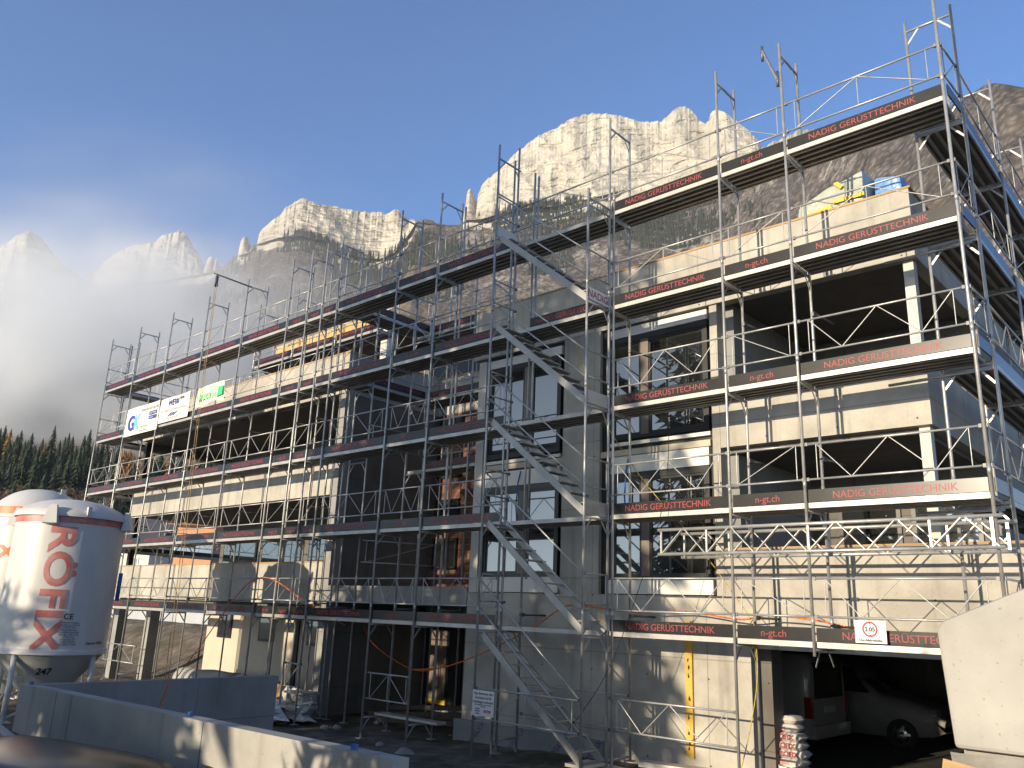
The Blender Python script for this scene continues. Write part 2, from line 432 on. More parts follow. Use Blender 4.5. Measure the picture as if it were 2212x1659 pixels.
# window bays of the right wing
part('facade_backing', 'membrane', (-4.45, 1.43, YW + .10, YW + .3, 0.76, 6.2))
part('corner_pier', 'pale', (-4.74, -4.5, YW - .02, YW + .4, 0.745, 6.1))
part('facade_pier', 'concrete', (-2.14, -1.17, YW, YW + .09, 0.745, 6.18))
part('facade_pier', 'concrete', (1.40, 1.555, YW, YW + .3, 0.745, 6.18))
part('spandrel', 'plaster', (-1.16, 1.34, YW + .02, YW + .1, 3.44, 3.56), (-4.48, -2.15, YW + .02, YW + .1, 3.44, 3.56))
WIN = [(-0.93, 1.33, 3.76, 5.93, -0.18, 0.0, False), (-0.91, 1.30, 1.02, 3.08, -0.18, 0.0, True),
       (-4.45, -2.24, 3.70, 5.88, -3.31, -3.08, False), (-4.45, -2.24, 1.08, 3.05, -3.36, -3.12, True)]
for x0, x1, z0, z1, m0, m1, low in WIN:
    f = MB(); t = .07; y0, y1 = YW + .015, YW + .09
    f.box(x0, x1, y0, y1, z0, z0 + t); f.box(x0, x1, y0, y1, z1 - t - .05, z1)
    f.box(x0, x0 + t, y0, y1, z0 + t, z1 - t - .05); f.box(x1 - t, x1, y0, y1, z0 + t, z1 - t - .05)
    # inner sash lines
    for a, b_ in ((x0 + t, m0), (m1, x1 - t)):
        s0, s1 = z0 + t, z1 - t - .05
        f.box(a, b_, y0 + .02, y1, s0, s0 + .05); f.box(a, b_, y0 + .02, y1, s1 - .05, s1)
        f.box(a, a + .05, y0 + .02, y1, s0 + .05, s1 - .05); f.box(b_ - .05, b_, y0 + .02, y1, s0 + .05, s1 - .05)
    w = f.build('window', M['anth'], B)
    MB().box(m0, m1, y0 + .004, y1 - .002, z0 + t, z1 - t - .05).build('mullion', M['brown'], w)
    MB().box(x0 + t + .05, m0 - .05, y0 + .042, y0 + .05, z0 + t + .05, z1 - t - .1).build('pane', M['glass'], w)
    MB().box(m1 + .05, x1 - t - .05, y0 + .042, y0 + .05, z0 + t + .05, z1 - t - .1).build('pane', M['glass'], w)
    MB().box(x0 + .02, x1 + .01, YW + .006, YW + .095, z1 + .006, z1 + (.34 if low else .2)).build('lintel_panel', M['white'], B)
    if low: MB().box(x0 - .1, x1 + .03, YW + .002, YW + .095, .76, z0 - .006).build('sill_panel', M['white'], B)
    else: MB().box(x0 + .02, x1 + .02, YW + .006, YW + .095, z0 - .12, z0 - .05).build('sill_panel', M['white'], B)
# bent blue conduits and brackets left hanging over the lower windows
for xx in (-3.3, -.45):
    b = MB(); pts = [(xx, YW - .02, 3.35), (xx - .02, YW - .07, 3.1), (xx - .05, YW - .08, 2.6), (xx - .02, YW - .06, 2.15)]
    b.path(pts, .016, 6).build('conduit', M['blue'], B)
# loggias of the right wing
part('loggia_beam', 'concrete', (1.56, 5.15, YW, YW + .2, 3.37, 4.42), (4.95, 5.15, YW + .2, 9, 3.37, 4.42))
part('loggia_slab', 'concrete_dark', (1.56, 4.95, YW + .2, 4.85, 3.28, 3.52))
part('roof_slab', 'concrete_dark', (-4.6, 4.94, YW + .2, 12, 6.2, 6.5))
part('roof_parapet', 'concrete', (-4.97, 5.15, YW, YW + .2, 6.19, 7.42))
part('roof_parapet', 'concrete', (4.95, 5.15, YW + .2, 9, 6.19, 7.42))
part('roof_parapet', 'concrete_grey', (-4.97, -4.77, YW + .2, 9, 6.19, 7.42))
part('coping', 'wood', (-5.0, 5.18, YW - .012, YW + .215, 7.424, 7.46))
part('coping', 'wood', (4.935, 5.18, YW + .216, 9, 7.424, 7.46))
for z0, z1 in ((4.42, 6.2), (1.57, 3.37)):
    part('loggia_pillar', 'pale', (4.92, 5.08, YW + .12, YW + .3, z0, z1))
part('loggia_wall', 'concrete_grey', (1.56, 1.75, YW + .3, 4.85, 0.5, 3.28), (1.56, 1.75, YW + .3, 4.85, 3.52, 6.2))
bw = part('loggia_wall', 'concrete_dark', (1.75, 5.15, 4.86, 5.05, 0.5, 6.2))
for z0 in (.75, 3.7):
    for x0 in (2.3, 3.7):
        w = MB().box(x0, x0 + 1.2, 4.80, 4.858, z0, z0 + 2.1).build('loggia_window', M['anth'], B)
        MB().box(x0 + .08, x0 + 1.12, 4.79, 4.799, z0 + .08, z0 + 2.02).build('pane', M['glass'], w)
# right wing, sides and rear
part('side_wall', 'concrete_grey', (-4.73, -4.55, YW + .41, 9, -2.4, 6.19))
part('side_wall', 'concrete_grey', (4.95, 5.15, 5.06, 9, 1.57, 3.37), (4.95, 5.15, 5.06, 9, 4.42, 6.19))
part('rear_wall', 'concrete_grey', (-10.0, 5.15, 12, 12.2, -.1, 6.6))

# left wing
part('roof_parapet', 'concrete', (-23, -10.05, YW, YW + .2, 6.2, 7.40))
part('roof_parapet', 'concrete_grey', (-10.25, -10.05, YW + .2, 4.9, 6.2, 7.40), (-23, -22.8, YW + .2, 9, 6.2, 7.40))
part('coping', 'wood', (-23.03, -10.02, YW - .012, YW + .215, 7.404, 7.445), (-10.265, -10.02, YW + .216, 4.9, 7.404, 7.445))
part('roof_slab', 'concrete_dark', (-22.8, -10.26, YW + .2, 11, 6.14, 6.4))
part('loggia_beam', 'concrete', (-23, -10.36, YW, YW + .2, 3.31, 4.42))
part('edge_beam', 'concrete_dark', (-23, -22.8, YW + .2, 4.84, 3.31, 3.7), (-23, -22.8, YW + .2, 4.84, 5.86, 6.19))
part('loggia_slab', 'concrete_dark', (-22.8, -10.36, YW + .21, 4.84, 3.3, 3.55))
part('loggia_parapet', 'concrete', (-23.25, -10.36, YW, YW + .2, 0.36, 1.47))
part('coping', 'wood', (-23.28, -10.37, YW - .012, YW + .22, 1.474, 1.505))
part('loggia_slab', 'concrete_dark', (-23.2, -10.36, YW + .21, 9, 0.2, 0.45))
part('corner_pier', 'concrete_grey', (-10.355, -10.05, YW - .004, YW + .34, -2.4, 6.198))
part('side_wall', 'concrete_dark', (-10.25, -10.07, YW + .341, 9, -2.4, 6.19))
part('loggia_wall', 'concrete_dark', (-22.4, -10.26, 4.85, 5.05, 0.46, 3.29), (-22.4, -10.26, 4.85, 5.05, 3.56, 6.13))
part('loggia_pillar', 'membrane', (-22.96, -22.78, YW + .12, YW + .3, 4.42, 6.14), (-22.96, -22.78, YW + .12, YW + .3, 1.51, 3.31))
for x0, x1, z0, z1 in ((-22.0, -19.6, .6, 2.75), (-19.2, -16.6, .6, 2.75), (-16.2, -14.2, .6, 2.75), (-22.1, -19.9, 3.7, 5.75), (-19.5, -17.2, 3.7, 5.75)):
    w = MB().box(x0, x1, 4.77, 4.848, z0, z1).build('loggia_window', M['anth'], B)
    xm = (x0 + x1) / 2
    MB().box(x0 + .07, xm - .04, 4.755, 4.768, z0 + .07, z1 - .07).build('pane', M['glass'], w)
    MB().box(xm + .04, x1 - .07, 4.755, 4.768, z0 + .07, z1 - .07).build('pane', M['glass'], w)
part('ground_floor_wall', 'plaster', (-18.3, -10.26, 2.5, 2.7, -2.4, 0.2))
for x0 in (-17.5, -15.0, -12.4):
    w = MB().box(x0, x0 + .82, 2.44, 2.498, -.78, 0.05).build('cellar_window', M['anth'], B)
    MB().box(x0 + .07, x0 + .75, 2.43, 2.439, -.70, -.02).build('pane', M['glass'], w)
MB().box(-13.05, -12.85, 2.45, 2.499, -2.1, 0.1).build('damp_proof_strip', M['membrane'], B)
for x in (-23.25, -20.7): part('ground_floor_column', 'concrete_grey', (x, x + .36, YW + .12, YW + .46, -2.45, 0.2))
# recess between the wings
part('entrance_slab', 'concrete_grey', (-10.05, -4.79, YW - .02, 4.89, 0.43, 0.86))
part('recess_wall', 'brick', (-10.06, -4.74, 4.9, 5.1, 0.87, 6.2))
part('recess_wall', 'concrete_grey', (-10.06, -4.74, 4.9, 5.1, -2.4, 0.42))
part('roof_parapet', 'concrete', (-10.06, -4.98, 4.9, 5.1, 6.21, 7.4))
part('coping', 'wood', (-10.02, -5.0, 4.885, 5.12, 7.404, 7.44))
for z0, z1 in ((1.5, 2.4), (2.9, 3.55), (4.2, 5.05), (5.3, 6.1)):
    w = MB().box(-9.9, -8.85, 4.84, 4.898, z0, z1).build('stair_window', M['anth'], B)
    MB().box(-9.8, -8.95, 4.83, 4.839, z0 + .08, z1 - .08).build('pane', M['glass'], w)
d = MB().box(-9.9, -8.4, 4.82, 4.898, -2.25, -.06).build('entrance_door', M['anth'], B)
MB().box(-9.7, -9.0, 4.81, 4.819, -2.1, -.2).build('pane', M['brown'], d)
MB().box(-8.9, -8.5, 4.81, 4.819, -2.1, -.2).build('pane', M['glass'], d)
MB().box(-9.75, -8.95, 4.80, 4.809, -2.2, -2.08).build('threshold_tape', M['tape'], d)
# attic over the left wing
part('attic_fascia', 'ply', (-17.6, -11.1, 3.42, 3.55, 9.08, 9.6), (-11.23, -11.1, 3.55, 9.5, 9.08, 9.6))
part('attic_roof', 'concrete_dark', (-17.6, -11.24, 3.56, 9.5, 9.1, 9.5))
part('attic_wall', 'concrete_dark', (-17.0, -11.6, 5.6, 5.8, 6.42, 9.08), (-11.6, -11.4, 5.6, 9.4, 6.42, 9.08))
for x, y in ((-11.62, 3.6), (-17.4, 3.6)): part('attic_pillar', 'pale', (x, x + .32, y, y + .3, 6.42, 9.08))
part('chimney_core', 'concrete_grey', (-6.9, -6.0, 8.5, 9.4, 6.2, 9.6))
# grey insulation board against the foot of the right wing
ins = MB().box(-4.88, -.95, YW - .13, YW - .003, -2.75, -1.9).build('base_insulation', M['insul'], B)
tm = text_mesh('DK-TERMAXX', .16, mat('blue_grey_print', (0.07, 0.1, 0.2), None, 0.7), 'LEFT')
for k, x in enumerate((-4.35, -3.25, -2.15, -1.35)):
    o = put('lettering', tm, ins); o.location = (x - .25, YW - .134, -2.7); o.rotation_euler = (0, -R(50), 0)

# yellow foam strip running down the plinth
b = MB(); b.box(.76, .90, YW - .05, YW - .004, -1.95, .30)
fo = tag(b.build('foam_strip', M['foam']), 'yellow foam strip with torn holes running down the lit plinth wall', 'foam strip')
random.seed(3)
h = MB()
for z in (-.35, -.47, -.62, -1.0, -1.3, -1.55, -1.72, -1.8):
    cx_, cz_ = .83 + random.uniform(-.015, .015), z
    h.prism([(cx_ + random.uniform(.008, .026) * math.cos(k * .785), cz_ + random.uniform(.015, .055) * math.sin(k * .785)) for k in range(8)], 'y', YW - .056, YW - .051)
h.build('torn_hole', M['membrane'], fo, True)

# ================================================================== SCAFFOLDING
SX = [6.13, 3.64, 2.40, 0.0, -2.62, -5.02, -6.50, -9.01, -9.71, -10.44, -11.42, -13.94, -16.40, -18.95, -21.53, -24.03]
LV = [0.0, 2.0, 4.0, 6.0, 8.0]
TR = 0.0242
F = thing('facade_scaffold', 'galvanised frame scaffolding with five black boarded decks along the front of both wings', 'scaffolding', (-9, 0, -2.4))

def standard(parent, x, y, z0, z1, levels=LV, base=True, name='standard', off=.3):
    b = MB(); b.tube((x, y, z0), (x, y, z1), TR, 10)
    for z in levels:
        if z0 < z + off < z1: b.tube((x, y, z + off), (x, y, z + off + .13), TR + .003, 10)
    if base: b.box(x - .075, x + .075, y - .075, y + .075, z0, z0 + .012)
    return b.build(name, M['steel'], parent)

def transom(parent, p, q, gus=.2):
    """cross tube between two standards with its corner braces"""
    p, q = Vector(p), Vector(q); d = (q - p).normalized(); L = (q - p).length
    b = MB(); b.tube(p, q, .021, 8)
    z = Vector((0, 0, 1))
    g = min(gus, L * .4)
    b.beam(p + d * .02 - z * (g + .04), p + d * g - z * .012, .008, .032)
    b.beam(q - d * .02 - z * (g + .04), q - d * g - z * .012, .008, .032)
    return b.build('transom', M['steel'], parent)

def deck(parent, a0, a1, b0, b1, z, axis='x'):
    """ribbed aluminium deck, a along its length, b across"""
    m = MB()
    def bx(p0, p1, q0, q1, z0, z1):
        if axis == 'x': m.box(p0, p1, q0, q1, z0, z1)
        else: m.box(q0, q1, p0, p1, z0, z1)
    a0, a1 = min(a0, a1) + .03, max(a0, a1) - .03
    bx(a0, a1, b0, b0 + .028, z, z + .078); bx(a0, a1, b1 - .028, b1, z, z + .078)
    m.cur = 1; bx(a0, a1, b0 + .029, b1 - .029, z + .055, z + .072); m.cur = 2
    w = (b1 - b0 - .056)
    for k in range(4):
        q = b0 + .028 + w * (k + .5) / 4
        bx(a0 + .01, a1 - .01, q - .026, q + .026, z + .002, z + .0545)
    m.cur = 0
    for e in (a0, a1 - .03): bx(e, e + .03, b0 + .03, b1 - .03, z + .012, z + .054)
    return m.build('deck', [M['alu'], M['deckunder'], M['deckrib']], parent)

def rails(parent, p, q, z, kind, mname='guardrail', h0=.43, h1=.97):
    """guardrail frame: two tubes with thin zigzag or A bracing"""
    p, q = Vector(p), Vector(q); L = (q - p).length; d = (q - p) / L
    def P(t, zz): return p + d * (t * L) + Vector((0, 0, z + zz))
    b = MB()
    for hh in (h0, h1):
        b.tube(P(0.012, hh), P(.988, hh), .0165, 8)
        for t in (.02, .98):
            c = P(t, hh); b.cur = 1; b.box(c.x - .019, c.x + .019, c.y - .019, c.y + .019, c.z - .026, c.z + .026); b.cur = 0
    r = .0085
    def seg(t0, z0, t1, z1): b.tube(P(t0, z0), P(t1, z1), r, 6, caps=False)
    e = min(.1, .12 / L + .03)
    seg(e, h0, e, h1); seg(1 - e, h0, 1 - e, h1)
    if kind == 'W':
        seg(e, h1, .28, h0); seg(.28, h0, .5, h1); seg(.5, h1, .74, h0); seg(.74, h0, 1 - e, h1)
    elif kind == 'A':
        seg(e, h0, .5, h1); seg(.5, h1, 1 - e, h0); seg(.5, h0, .5, h1)
    elif kind == 'D':
        seg(e, h0, 1 - e, h1)
    elif kind == 'X':
        seg(e, h1, 1 - e, h0)
    return b.build(mname, [M['steel'], M['steel_dark']], parent)

BOARD_TXT = 'NADIG GERÜSTTECHNIK'
def toe_board(parent, p, q, z, txt=None, mt='board', face=-1, size=.15):
    """toe board between two standards; face: side (along the normal) the lettering is on"""
    p, q = Vector(p), Vector(q); d = (q - p).normalized(); L = (q - p).length
    nrm = Vector((d.y, -d.x, 0)) * (1 if face < 0 else -1)
    b = MB(); b.beam(p + d * .035 + Vector((0, 0, z + .181)), q - d * .035 + Vector((0, 0, z + .181)), .022, .19)
    o = b.build('toe_board', M[mt], parent)
    for e in (p + d * .05, q - d * .05):
        pass
    if txt:
        c = (p + q) / 2 + nrm * .0125
        lettering(o, txt, size, M['red'], (c.x, c.y, z + .128), math.atan2(nrm.x, -nrm.y), bold=.0)
    return o

# standards
for i, x in enumerate(SX):
    hang = i in (0, 1)                       # these two stop over the driveway and are carried by the lattice girders
    gz = -2.15 if x > -1 else (-2.4 if x > -11 else -2.45)
    top = 10.2
    standard(F, x, 0, -.12 if hang else gz, top + (.55 if i == 0 else 0), base=not hang)
    xi = x
    if i: standard(F, xi, .7, -.05 if hang else gz + .1, top, base=not hang)
# doubled standards where two scaffold runs meet
for x in (0.085, -2.53):
    standard(F, x, .03, -2.2, 8.6 if x > 0 else 10.5)
for x in (-2.53, -4.93):
    standard(F, x, .73, 1.0, 10.1, base=False)
for i, x in enumerate(SX):
    for z in LV + [9.98 + .03]:
        if (z > 9 and i in (4,)) or i == 0: continue
        transom(F, (x, 0, z - .03), (5.47 if i == 0 else x, .7, z - .03))
    if i not in (0, 1): transom(F, (x, 0, -1.98), (x, .7, -1.98))
for i in range(15):
    x1, x0 = SX[i], SX[i + 1]; L = x1 - x0
    for k, z in enumerate(LV):
        if i == 0: deck(F, x0, x1, .03, .69, z)
        else: deck(F, x0, x1, .03, .69, z)
        stair = (i == 3)
        txt = BOARD_TXT if L > 2 else ('n-gt.ch')
        if not stair or k == 3:
            if not (stair and k == 3): toe_board(F, (x0, .035, 0), (x1, .035, 0), z, txt, size=.15 if L > .9 else .13)
            else: toe_board(F, (x0 + .55, .035, 0), (x1, .035, 0), z, txt)
        if stair and k == 4: kind = 'A'
        elif L < 1.0: kind = 'D'
        elif L < 1.4: kind = 'D' if k % 2 else 'X'
        elif k >= 3: kind = 'A'
        else: kind = 'W'
        if stair and k < 4: continue
        if i in (13, 12) and k == 3: kind = None
        if i >= 7 and k in (1, 2) and L > 2: kind = 'W'
        rails(F, (x0, .03, 0), (x1, .03, 0), z, kind)
# lower rails on the ground-level frames
rails(F, (SX[3], .03, 0), (SX[2], .03, 0), -2.0, 'W', h0=.5, h1=1.0)
rails(F, (SX[6], .03, 0), (SX[5], .03, 0), -2.0, 'A', h0=.42, h1=.95)
rails(F, (SX[8], .03, 0), (SX[7], .03, 0), -2.0, 'D', h0=.42, h1=.95)
rails(F, (SX[14], .5, 0), (SX[13], .5, 0), -2.1, 'A', h0=.42, h1=.95)
rails(F, (-2.6, .73, 0), (0, .73, 0), -2.0, 'W', h0=.45, h1=1.0)
# end guard frames at both ends of the run
for z in LV:
    rails(F, (SX[0] + .02, 0.03, 0), (SX[0] + .05, .75, 0), z, 'D')
    rails(F, (SX[15], 0.03, 0), (SX[15], .7, 0), z, 'D')
    toe_board(F, (SX[0] + .035, .05, 0), (SX[0] + .06, .72, 0), z, None)
# wall ties
for x in SX[1:]:
    for z in (.35, 2.9, 5.35):
        if (x < -9.9 or x > -.5 or z < 1):
            zz = z + .05 * math.sin(x * 3)
            b = MB(); b.tube((x + .05, .66, zz), (x + .12, YW, zz), .02, 6)
            b.box(x + .0, x + .07, .655, .745, zz - .035, zz + .035)
            b.build('wall_tie', M['steel_dark'], F)
# a spare frame clamped askew to the top of one standard
b = MB(); b.tube((3.60, -.05, 9.32), (3.60, -.05, 9.62), TR, 8); b.tube((3.35, -.06, 9.95), (3.35, -.06, 10.25), TR, 8)
b.beam((3.36, -.06, 10.15), (3.60, -.05, 9.45), .03, .07, (0, 1, 0))
b.build('clamped_bracket', M['steel_dark'], F)

# ---- stair tower
S = thing('stair_tower', 'scaffold stair tower with five flights of aluminium steps standing before the shaded pier', 'scaffolding', (-1.2, -.7, -2.2))
XA, XB, YS = -2.45, 0.0, -.70
standard(S, XA, YS, -2.32, 10.2); standard(S, XB, YS, -2.15, 8.3)
for z in LV + [9.9]:
    transom(S, (XA, YS, z - .03), (XA, 0, z - .03))
    if z < 9: transom(S, (XB, YS, z - .03), (XB, 0, z - .03))
transom(S, (XB, YS, 8.12), (XB, 0, 8.12))
for k, z in enumerate([-2.05] + LV[:4]):
    # one flight: two stringers, nine treads
    fl = MB()
    zb, zt = z + .04, z + 1.98
    for y in (-.63, -.07):
        fl.beam((XB - .02, y, zb), (XA + .08, y, zt), .03, .125)
    f = fl.build('stair_flight', M['stair'], S)
    tr = MB()
    for j in range(9):
        t = (j + .6) / 9.4
        x = XB - .02 + (XA + .1 - XB) * t; zz = zb + (zt - zb) * t + .02
        tr.box(x - .085, x + .085, -.613, -.087, zz + .04, zz + .062)
    tr.build('treads', M['stair'], f)
    hr = MB()
    for dz in (.52, 1.02):
        hr.tube((XB - .02, YS + .03, zb + dz - .06), (XA + .02, YS + .03, zt + dz - .06), .0165, 8)
    hr.build('handrail', M['steel'], S)
for z in LV:
    for x in (XB, XA):
        if x == XB and z == 8.0: continue
        rails(S, (x, YS, 0), (x, .02, 0), z + .05, None if x == XA else 'none', h0=.47, h1=.97)
for z, m_, tx in ((6.0, 'sign', 'NADIG'), (4.0, 'pale', None), (2.0, 'alu', None)):
    o = MB().box(XB - .015, XB + .01, YS + .05, -.04, z + .03, z + .27).build('end_board', M[m_], S)
    if tx: lettering(o, tx, .2, M['red'], (XB + .011, -.37, z + .08), R(90), bold=.002)
MB().box(XA - .01, XA + .015, YS + .04, -.05, 8.03, 8.27).build('end_board', M['pale'], S)
rails(S, (XA, YS, 0), (XB, YS, 0), -2.0, 'A', h0=.47, h1=.98)
MB().box(XB - .35, XB + .02, -.66, -.05, -2.05, -2.0).build('landing', M['alu'], S)

# ---- side scaffolds
def side_run(t, xo, xi, ys, levels, board_face, text=None, sgn=1):
    for y in ys:
        standard(t, xo, y, -2.3, 10.15); standard(t, xi, y, -2.3, 10.15)
        for z in levels + [10.0]: transom(t, (xo, y, z - .03), (xi, y, z - .03))
    for y0, y1 in zip(ys[:-1], ys[1:]):
        for k, z in enumerate(levels):
            deck(t, y0, y1, min(xo, xi) + .02, max(xo, xi) - .02, z, 'y')
            rails(t, (xo - .02 * sgn, y0, 0), (xo - .02 * sgn, y1, 0), z, 'A' if k > 2 else 'W')
            toe_board(t, (xo - .035 * sgn, y0, 0), (xo - .035 * sgn, y1, 0), z, text, face=board_face)
T1 = thing('side_scaffold', 'scaffolding turning the right-hand corner and running back along the end wall', 'scaffolding', (5.9, 4, -2.2))
side_run(T1, 6.20, 5.50, [.78, 3.28, 5.78, 8.28], LV, 1)
T2 = thing('side_scaffold', 'scaffolding at the far left end of the left wing beside the wooded hill', 'scaffolding', (-23.7, 3, -2.4))
side_run(T2, -24.05, -23.35, [.78, 3.28, 5.78], LV[1:], 1, None, -1)
for p_, q_ in (((4.75, .72, 3.9), (6.18, .78, 3.95)), ((4.85, .74, 5.92), (6.1, .77, 5.94)), ((5.0, .74, 1.93), (6.1, .77, 1.94))):
    MB().tube(p_, q_, .024).build('tie_tube', M['steel'], T1)

# ---- recess scaffold
T3 = thing('recess_scaffold', 'scaffolding standing deep in the shaded recess between the two wings', 'scaffolding', (-8, 3, -2.4))
for x, y, zt in ((-9.08, 2.9, 10), (-8.36, .95, 9.6), (-8.36, 2.9, 10.2), (-8.36, 3.58, 9.9), (-6.6, 2.9, 9.8), (-6.6, 3.58, 10.1), (-5.15, 2.9, 9.5), (-5.15, 3.58, 9.6), (-9.08, .95, 9.6), (-7.4, 2.9, 9.4)):
    standard(T3, x, y, -2.35, zt)
for z in (4.0, 6.0, 8.0):
    if z > 4: deck(T3, .75, 2.85, -9.08, -8.38, z, 'y')
    deck(T3, -9.05, -6.6, 2.92, 3.58, z); deck(T3, -6.6, -5.15, 2.92, 3.58, z)
    if z > 4: toe_board(T3, (-8.375, .8, 0), (-8.375, 2.85, 0), z, BOARD_TXT, face=-1)
    toe_board(T3, (-8.35, 2.905, 0), (-6.6, 2.905, 0), z, BOARD_TXT, size=.14); toe_board(T3, (-6.6, 2.905, 0), (-5.15, 2.905, 0), z, 'n-gt.ch')
    rails(T3, (-8.35, 2.9, 0), (-6.6, 2.9, 0), z, 'A'); rails(T3, (-6.6, 2.9, 0), (-5.15, 2.9, 0), z, 'A')
    rails(T3, (-8.36, .9, 0), (-8.36, 2.9, 0), z, 'D')
    for x in (-8.36, -6.6, -5.15): transom(T3, (x, 2.9, z - .03), (x, 3.58, z - .03))
    transom(T3, (-9.08, .95, z - .03), (-8.36, .95, z - .03)); transom(T3, (-9.08, 2.9, z - .03), (-8.36, 2.9, z - .03))
rails(T3, (-8.36, .95, 0), (-7.4, 2.9, 0), 1.0, 'D')

# ---- scaffold over the left roof terrace
T4 = thing('terrace_scaffold', 'short scaffold run with one boarded deck above the left roof terrace', 'scaffolding', (-12.4, 1.5, 6.4))
YT = 1.62
xs = [-15.9, -13.6, -11.3, -9.25]
for x in xs:
    standard(T4, x, YT, 6.4, 10.3, [8.0]); standard(T4, x, YT + .7, 6.4, 10.1, [8.0])
    transom(T4, (x, YT, 7.94), (x, YT + .7, 7.94)); transom(T4, (x, YT, 10.0), (x, YT + .7, 10.0))
for x0, x1 in zip(xs[:-1], xs[1:]):
    deck(T4, x0, x1, YT + .03, YT + .69, 7.98); toe_board(T4, (x0, YT + .03, 0), (x1, YT + .03, 0), 7.98, BOARD_TXT)
    rails(T4, (x0, YT, 0), (x1, YT, 0), 7.98, 'A'); rails(T4, (x0, YT + .72, 0), (x1, YT + .72, 0), 7.98, 'A')

# ---- lattice girders
def girder(y, x0, x1, label):
    n = 6
    g = thing('lattice_girder', label, 'girder', (x0, y, 1.36), 'aluminium lattice girders spanning the driveway')
    for z in (1.36, 1.76):
        MB().tube((x0, y, z), (x1, y, z), .028, 10).build('chord', M['steel'], g)
    b = MB(); w = (x1 - x0 - .1) / n
    b.beam((x0 + .06, y, 1.38), (x0 + .06, y, 1.74), .03, .03, (0, 1, 0)); b.beam((x1 - .12, y, 1.38), (x1 - .12, y, 1.74), .04, .04, (0, 1, 0))
    for k in range(n):
        a = x0 + .08 + k * w; c = a + w * .5
        b.beam((a, y, 1.37), (c - .04, y, 1.75), .012, .06, (0, 1, 0)); b.beam((c + .02, y, 1.75), (a + w - .04, y, 1.37), .012, .06, (0, 1, 0))
        if k % 2 == 1: b.beam((a - .01, y, 1.38), (a - .01, y, 1.74), .03, .03, (0, 1, 0))
    b.build('web_bars', M['steel'], g)
    return g
girder(-.05, 1.08, 6.22, 'aluminium lattice girder clamped across the outer scaffold posts above the garage')
girder(.65, 1.11, 6.25, 'aluminium lattice girder clamped to the inner posts, its lower chord casting shadow on the wall')
# ================================================================== THINGS HUNG ON THE SCAFFOLD
def panel(name, label, cat, x0, x1, y, z0, z1, m, wav=0.0, sag=0.0, group=None):
    """thin fabric or board sheet hanging in the facade plane, gently waved"""
    b = MB(); nx, nz = 24, 10
    def P(i, j, s):
        u, v = i / nx, j / nz
        yy = y + s + wav * math.sin(u * 9 + v * 2) * (.3 + v) * .5
        zz = z0 + (z1 - z0) * v - sag * math.sin(u * math.pi * 2.2) * (1 if j in (0,) else .7 * v if j == nz else .3)
        return (x0 + (x1 - x0) * u, yy, zz)
    for s in (0, .004):
        i0 = len(b.v)
        for j in range(nz + 1):
            for i in range(nx + 1): b.v.append(P(i, j, s))
        for j in range(nz):
            for i in range(nx):
                a = i0 + j * (nx + 1) + i
                q = (a, a + 1, a + nx + 2, a + nx + 1)
                b._f(q if s == 0 else tuple(reversed(q)), True)
    return tag(b.build(name, M[m]), label, cat, group)

bn = panel('banner', 'cream banner with large blue GK letters, leftmost of the three banners', 'banner', -21.42, -18.83, -.035, 5.93, 6.95, 'banner', .02)
def ink(parent, body, size, m, x, z, y, align='LEFT', bold=0.0, shear=0.0): return lettering(parent, body, size, M[m], (x, y, z), 0, align, bold, shear=shear)
ink(bn, 'G', .74, 'navy', -21.17, 6.13, -.056, bold=.02); ink(bn, 'K', .74, 'cyan', -20.76, 6.13, -.053, bold=.02, shear=.15)
ink(bn, 'Gmünder & Kobi AG', .155, 'greyprint', -20.2, 6.72, -.056)
for z, t in ((6.52, 'Sanitär Heizung'), (6.36, 'Spenglerei')):
    MB().box(-19.55, -18.95, -.056, -.05, z, z + .12).build('print_block', M['navy'], bn, True)
    ink(bn, t, .085, 'sign', -19.52, z + .03, -.058)
ink(bn, 'Tel. 081 720 40 20', .09, 'greyprint', -20.2, 6.13, -.056); ink(bn, 'www.gmuender-kobi.ch', .08, 'greyprint', -20.25, 6.0, -.056)
bn = panel('banner', 'white banner with blue WEW letters and faded red slogan, middle of the three banners', 'banner', -18.77, -16.7, -.035, 6.1, 6.93, 'banner_w', .02)
ink(bn, 'WEW', .3, 'navy', -17.8, 6.63, -.056, 'CENTER', .006, .2)
ink(bn, 'Ihr regionaler Elektro-Partner', .145, 'pinkred', -17.75, 6.45, -.056, 'CENTER')
b = MB()
for k in range(3): b.beam((-18.08 + k * .18, -.056, 6.27), (-17.83 + k * .18, -.056, 6.38), .004, .035, (0, 0, 1))
b.build('wave_mark', M['navy'], bn, True)
ink(bn, 'www.wew.ch  081 725 00 00', .07, 'greyprint', -17.75, 6.18, -.056, 'CENTER')
MB().box(-17.35, -17.1, -.056, -.05, 6.78, 6.86).build('print_block', M['greyprint'], bn, True)
bn = panel('banner', 'crumpled pale green banner with green lettering, rightmost of the three banners', 'banner', -16.25, -14.48, -.035, 6.34, 6.96, 'banner_g', .06, .05)
ink(bn, 'IERDUS', .26, 'lgreen', -16.1, 6.5, -.09, bold=.012, shear=.1); ink(bn, 'AG', .3, 'lgreen', -15.18, 6.5, -.09, bold=.012)
MB().box(-14.78, -14.5, -.092, -.06, 6.5, 6.78).build('print_block', M['green'], bn, True)
ink(bn, 'SPENGLEREI', .1, 'lgreen', -15.4, 6.83, -.09)

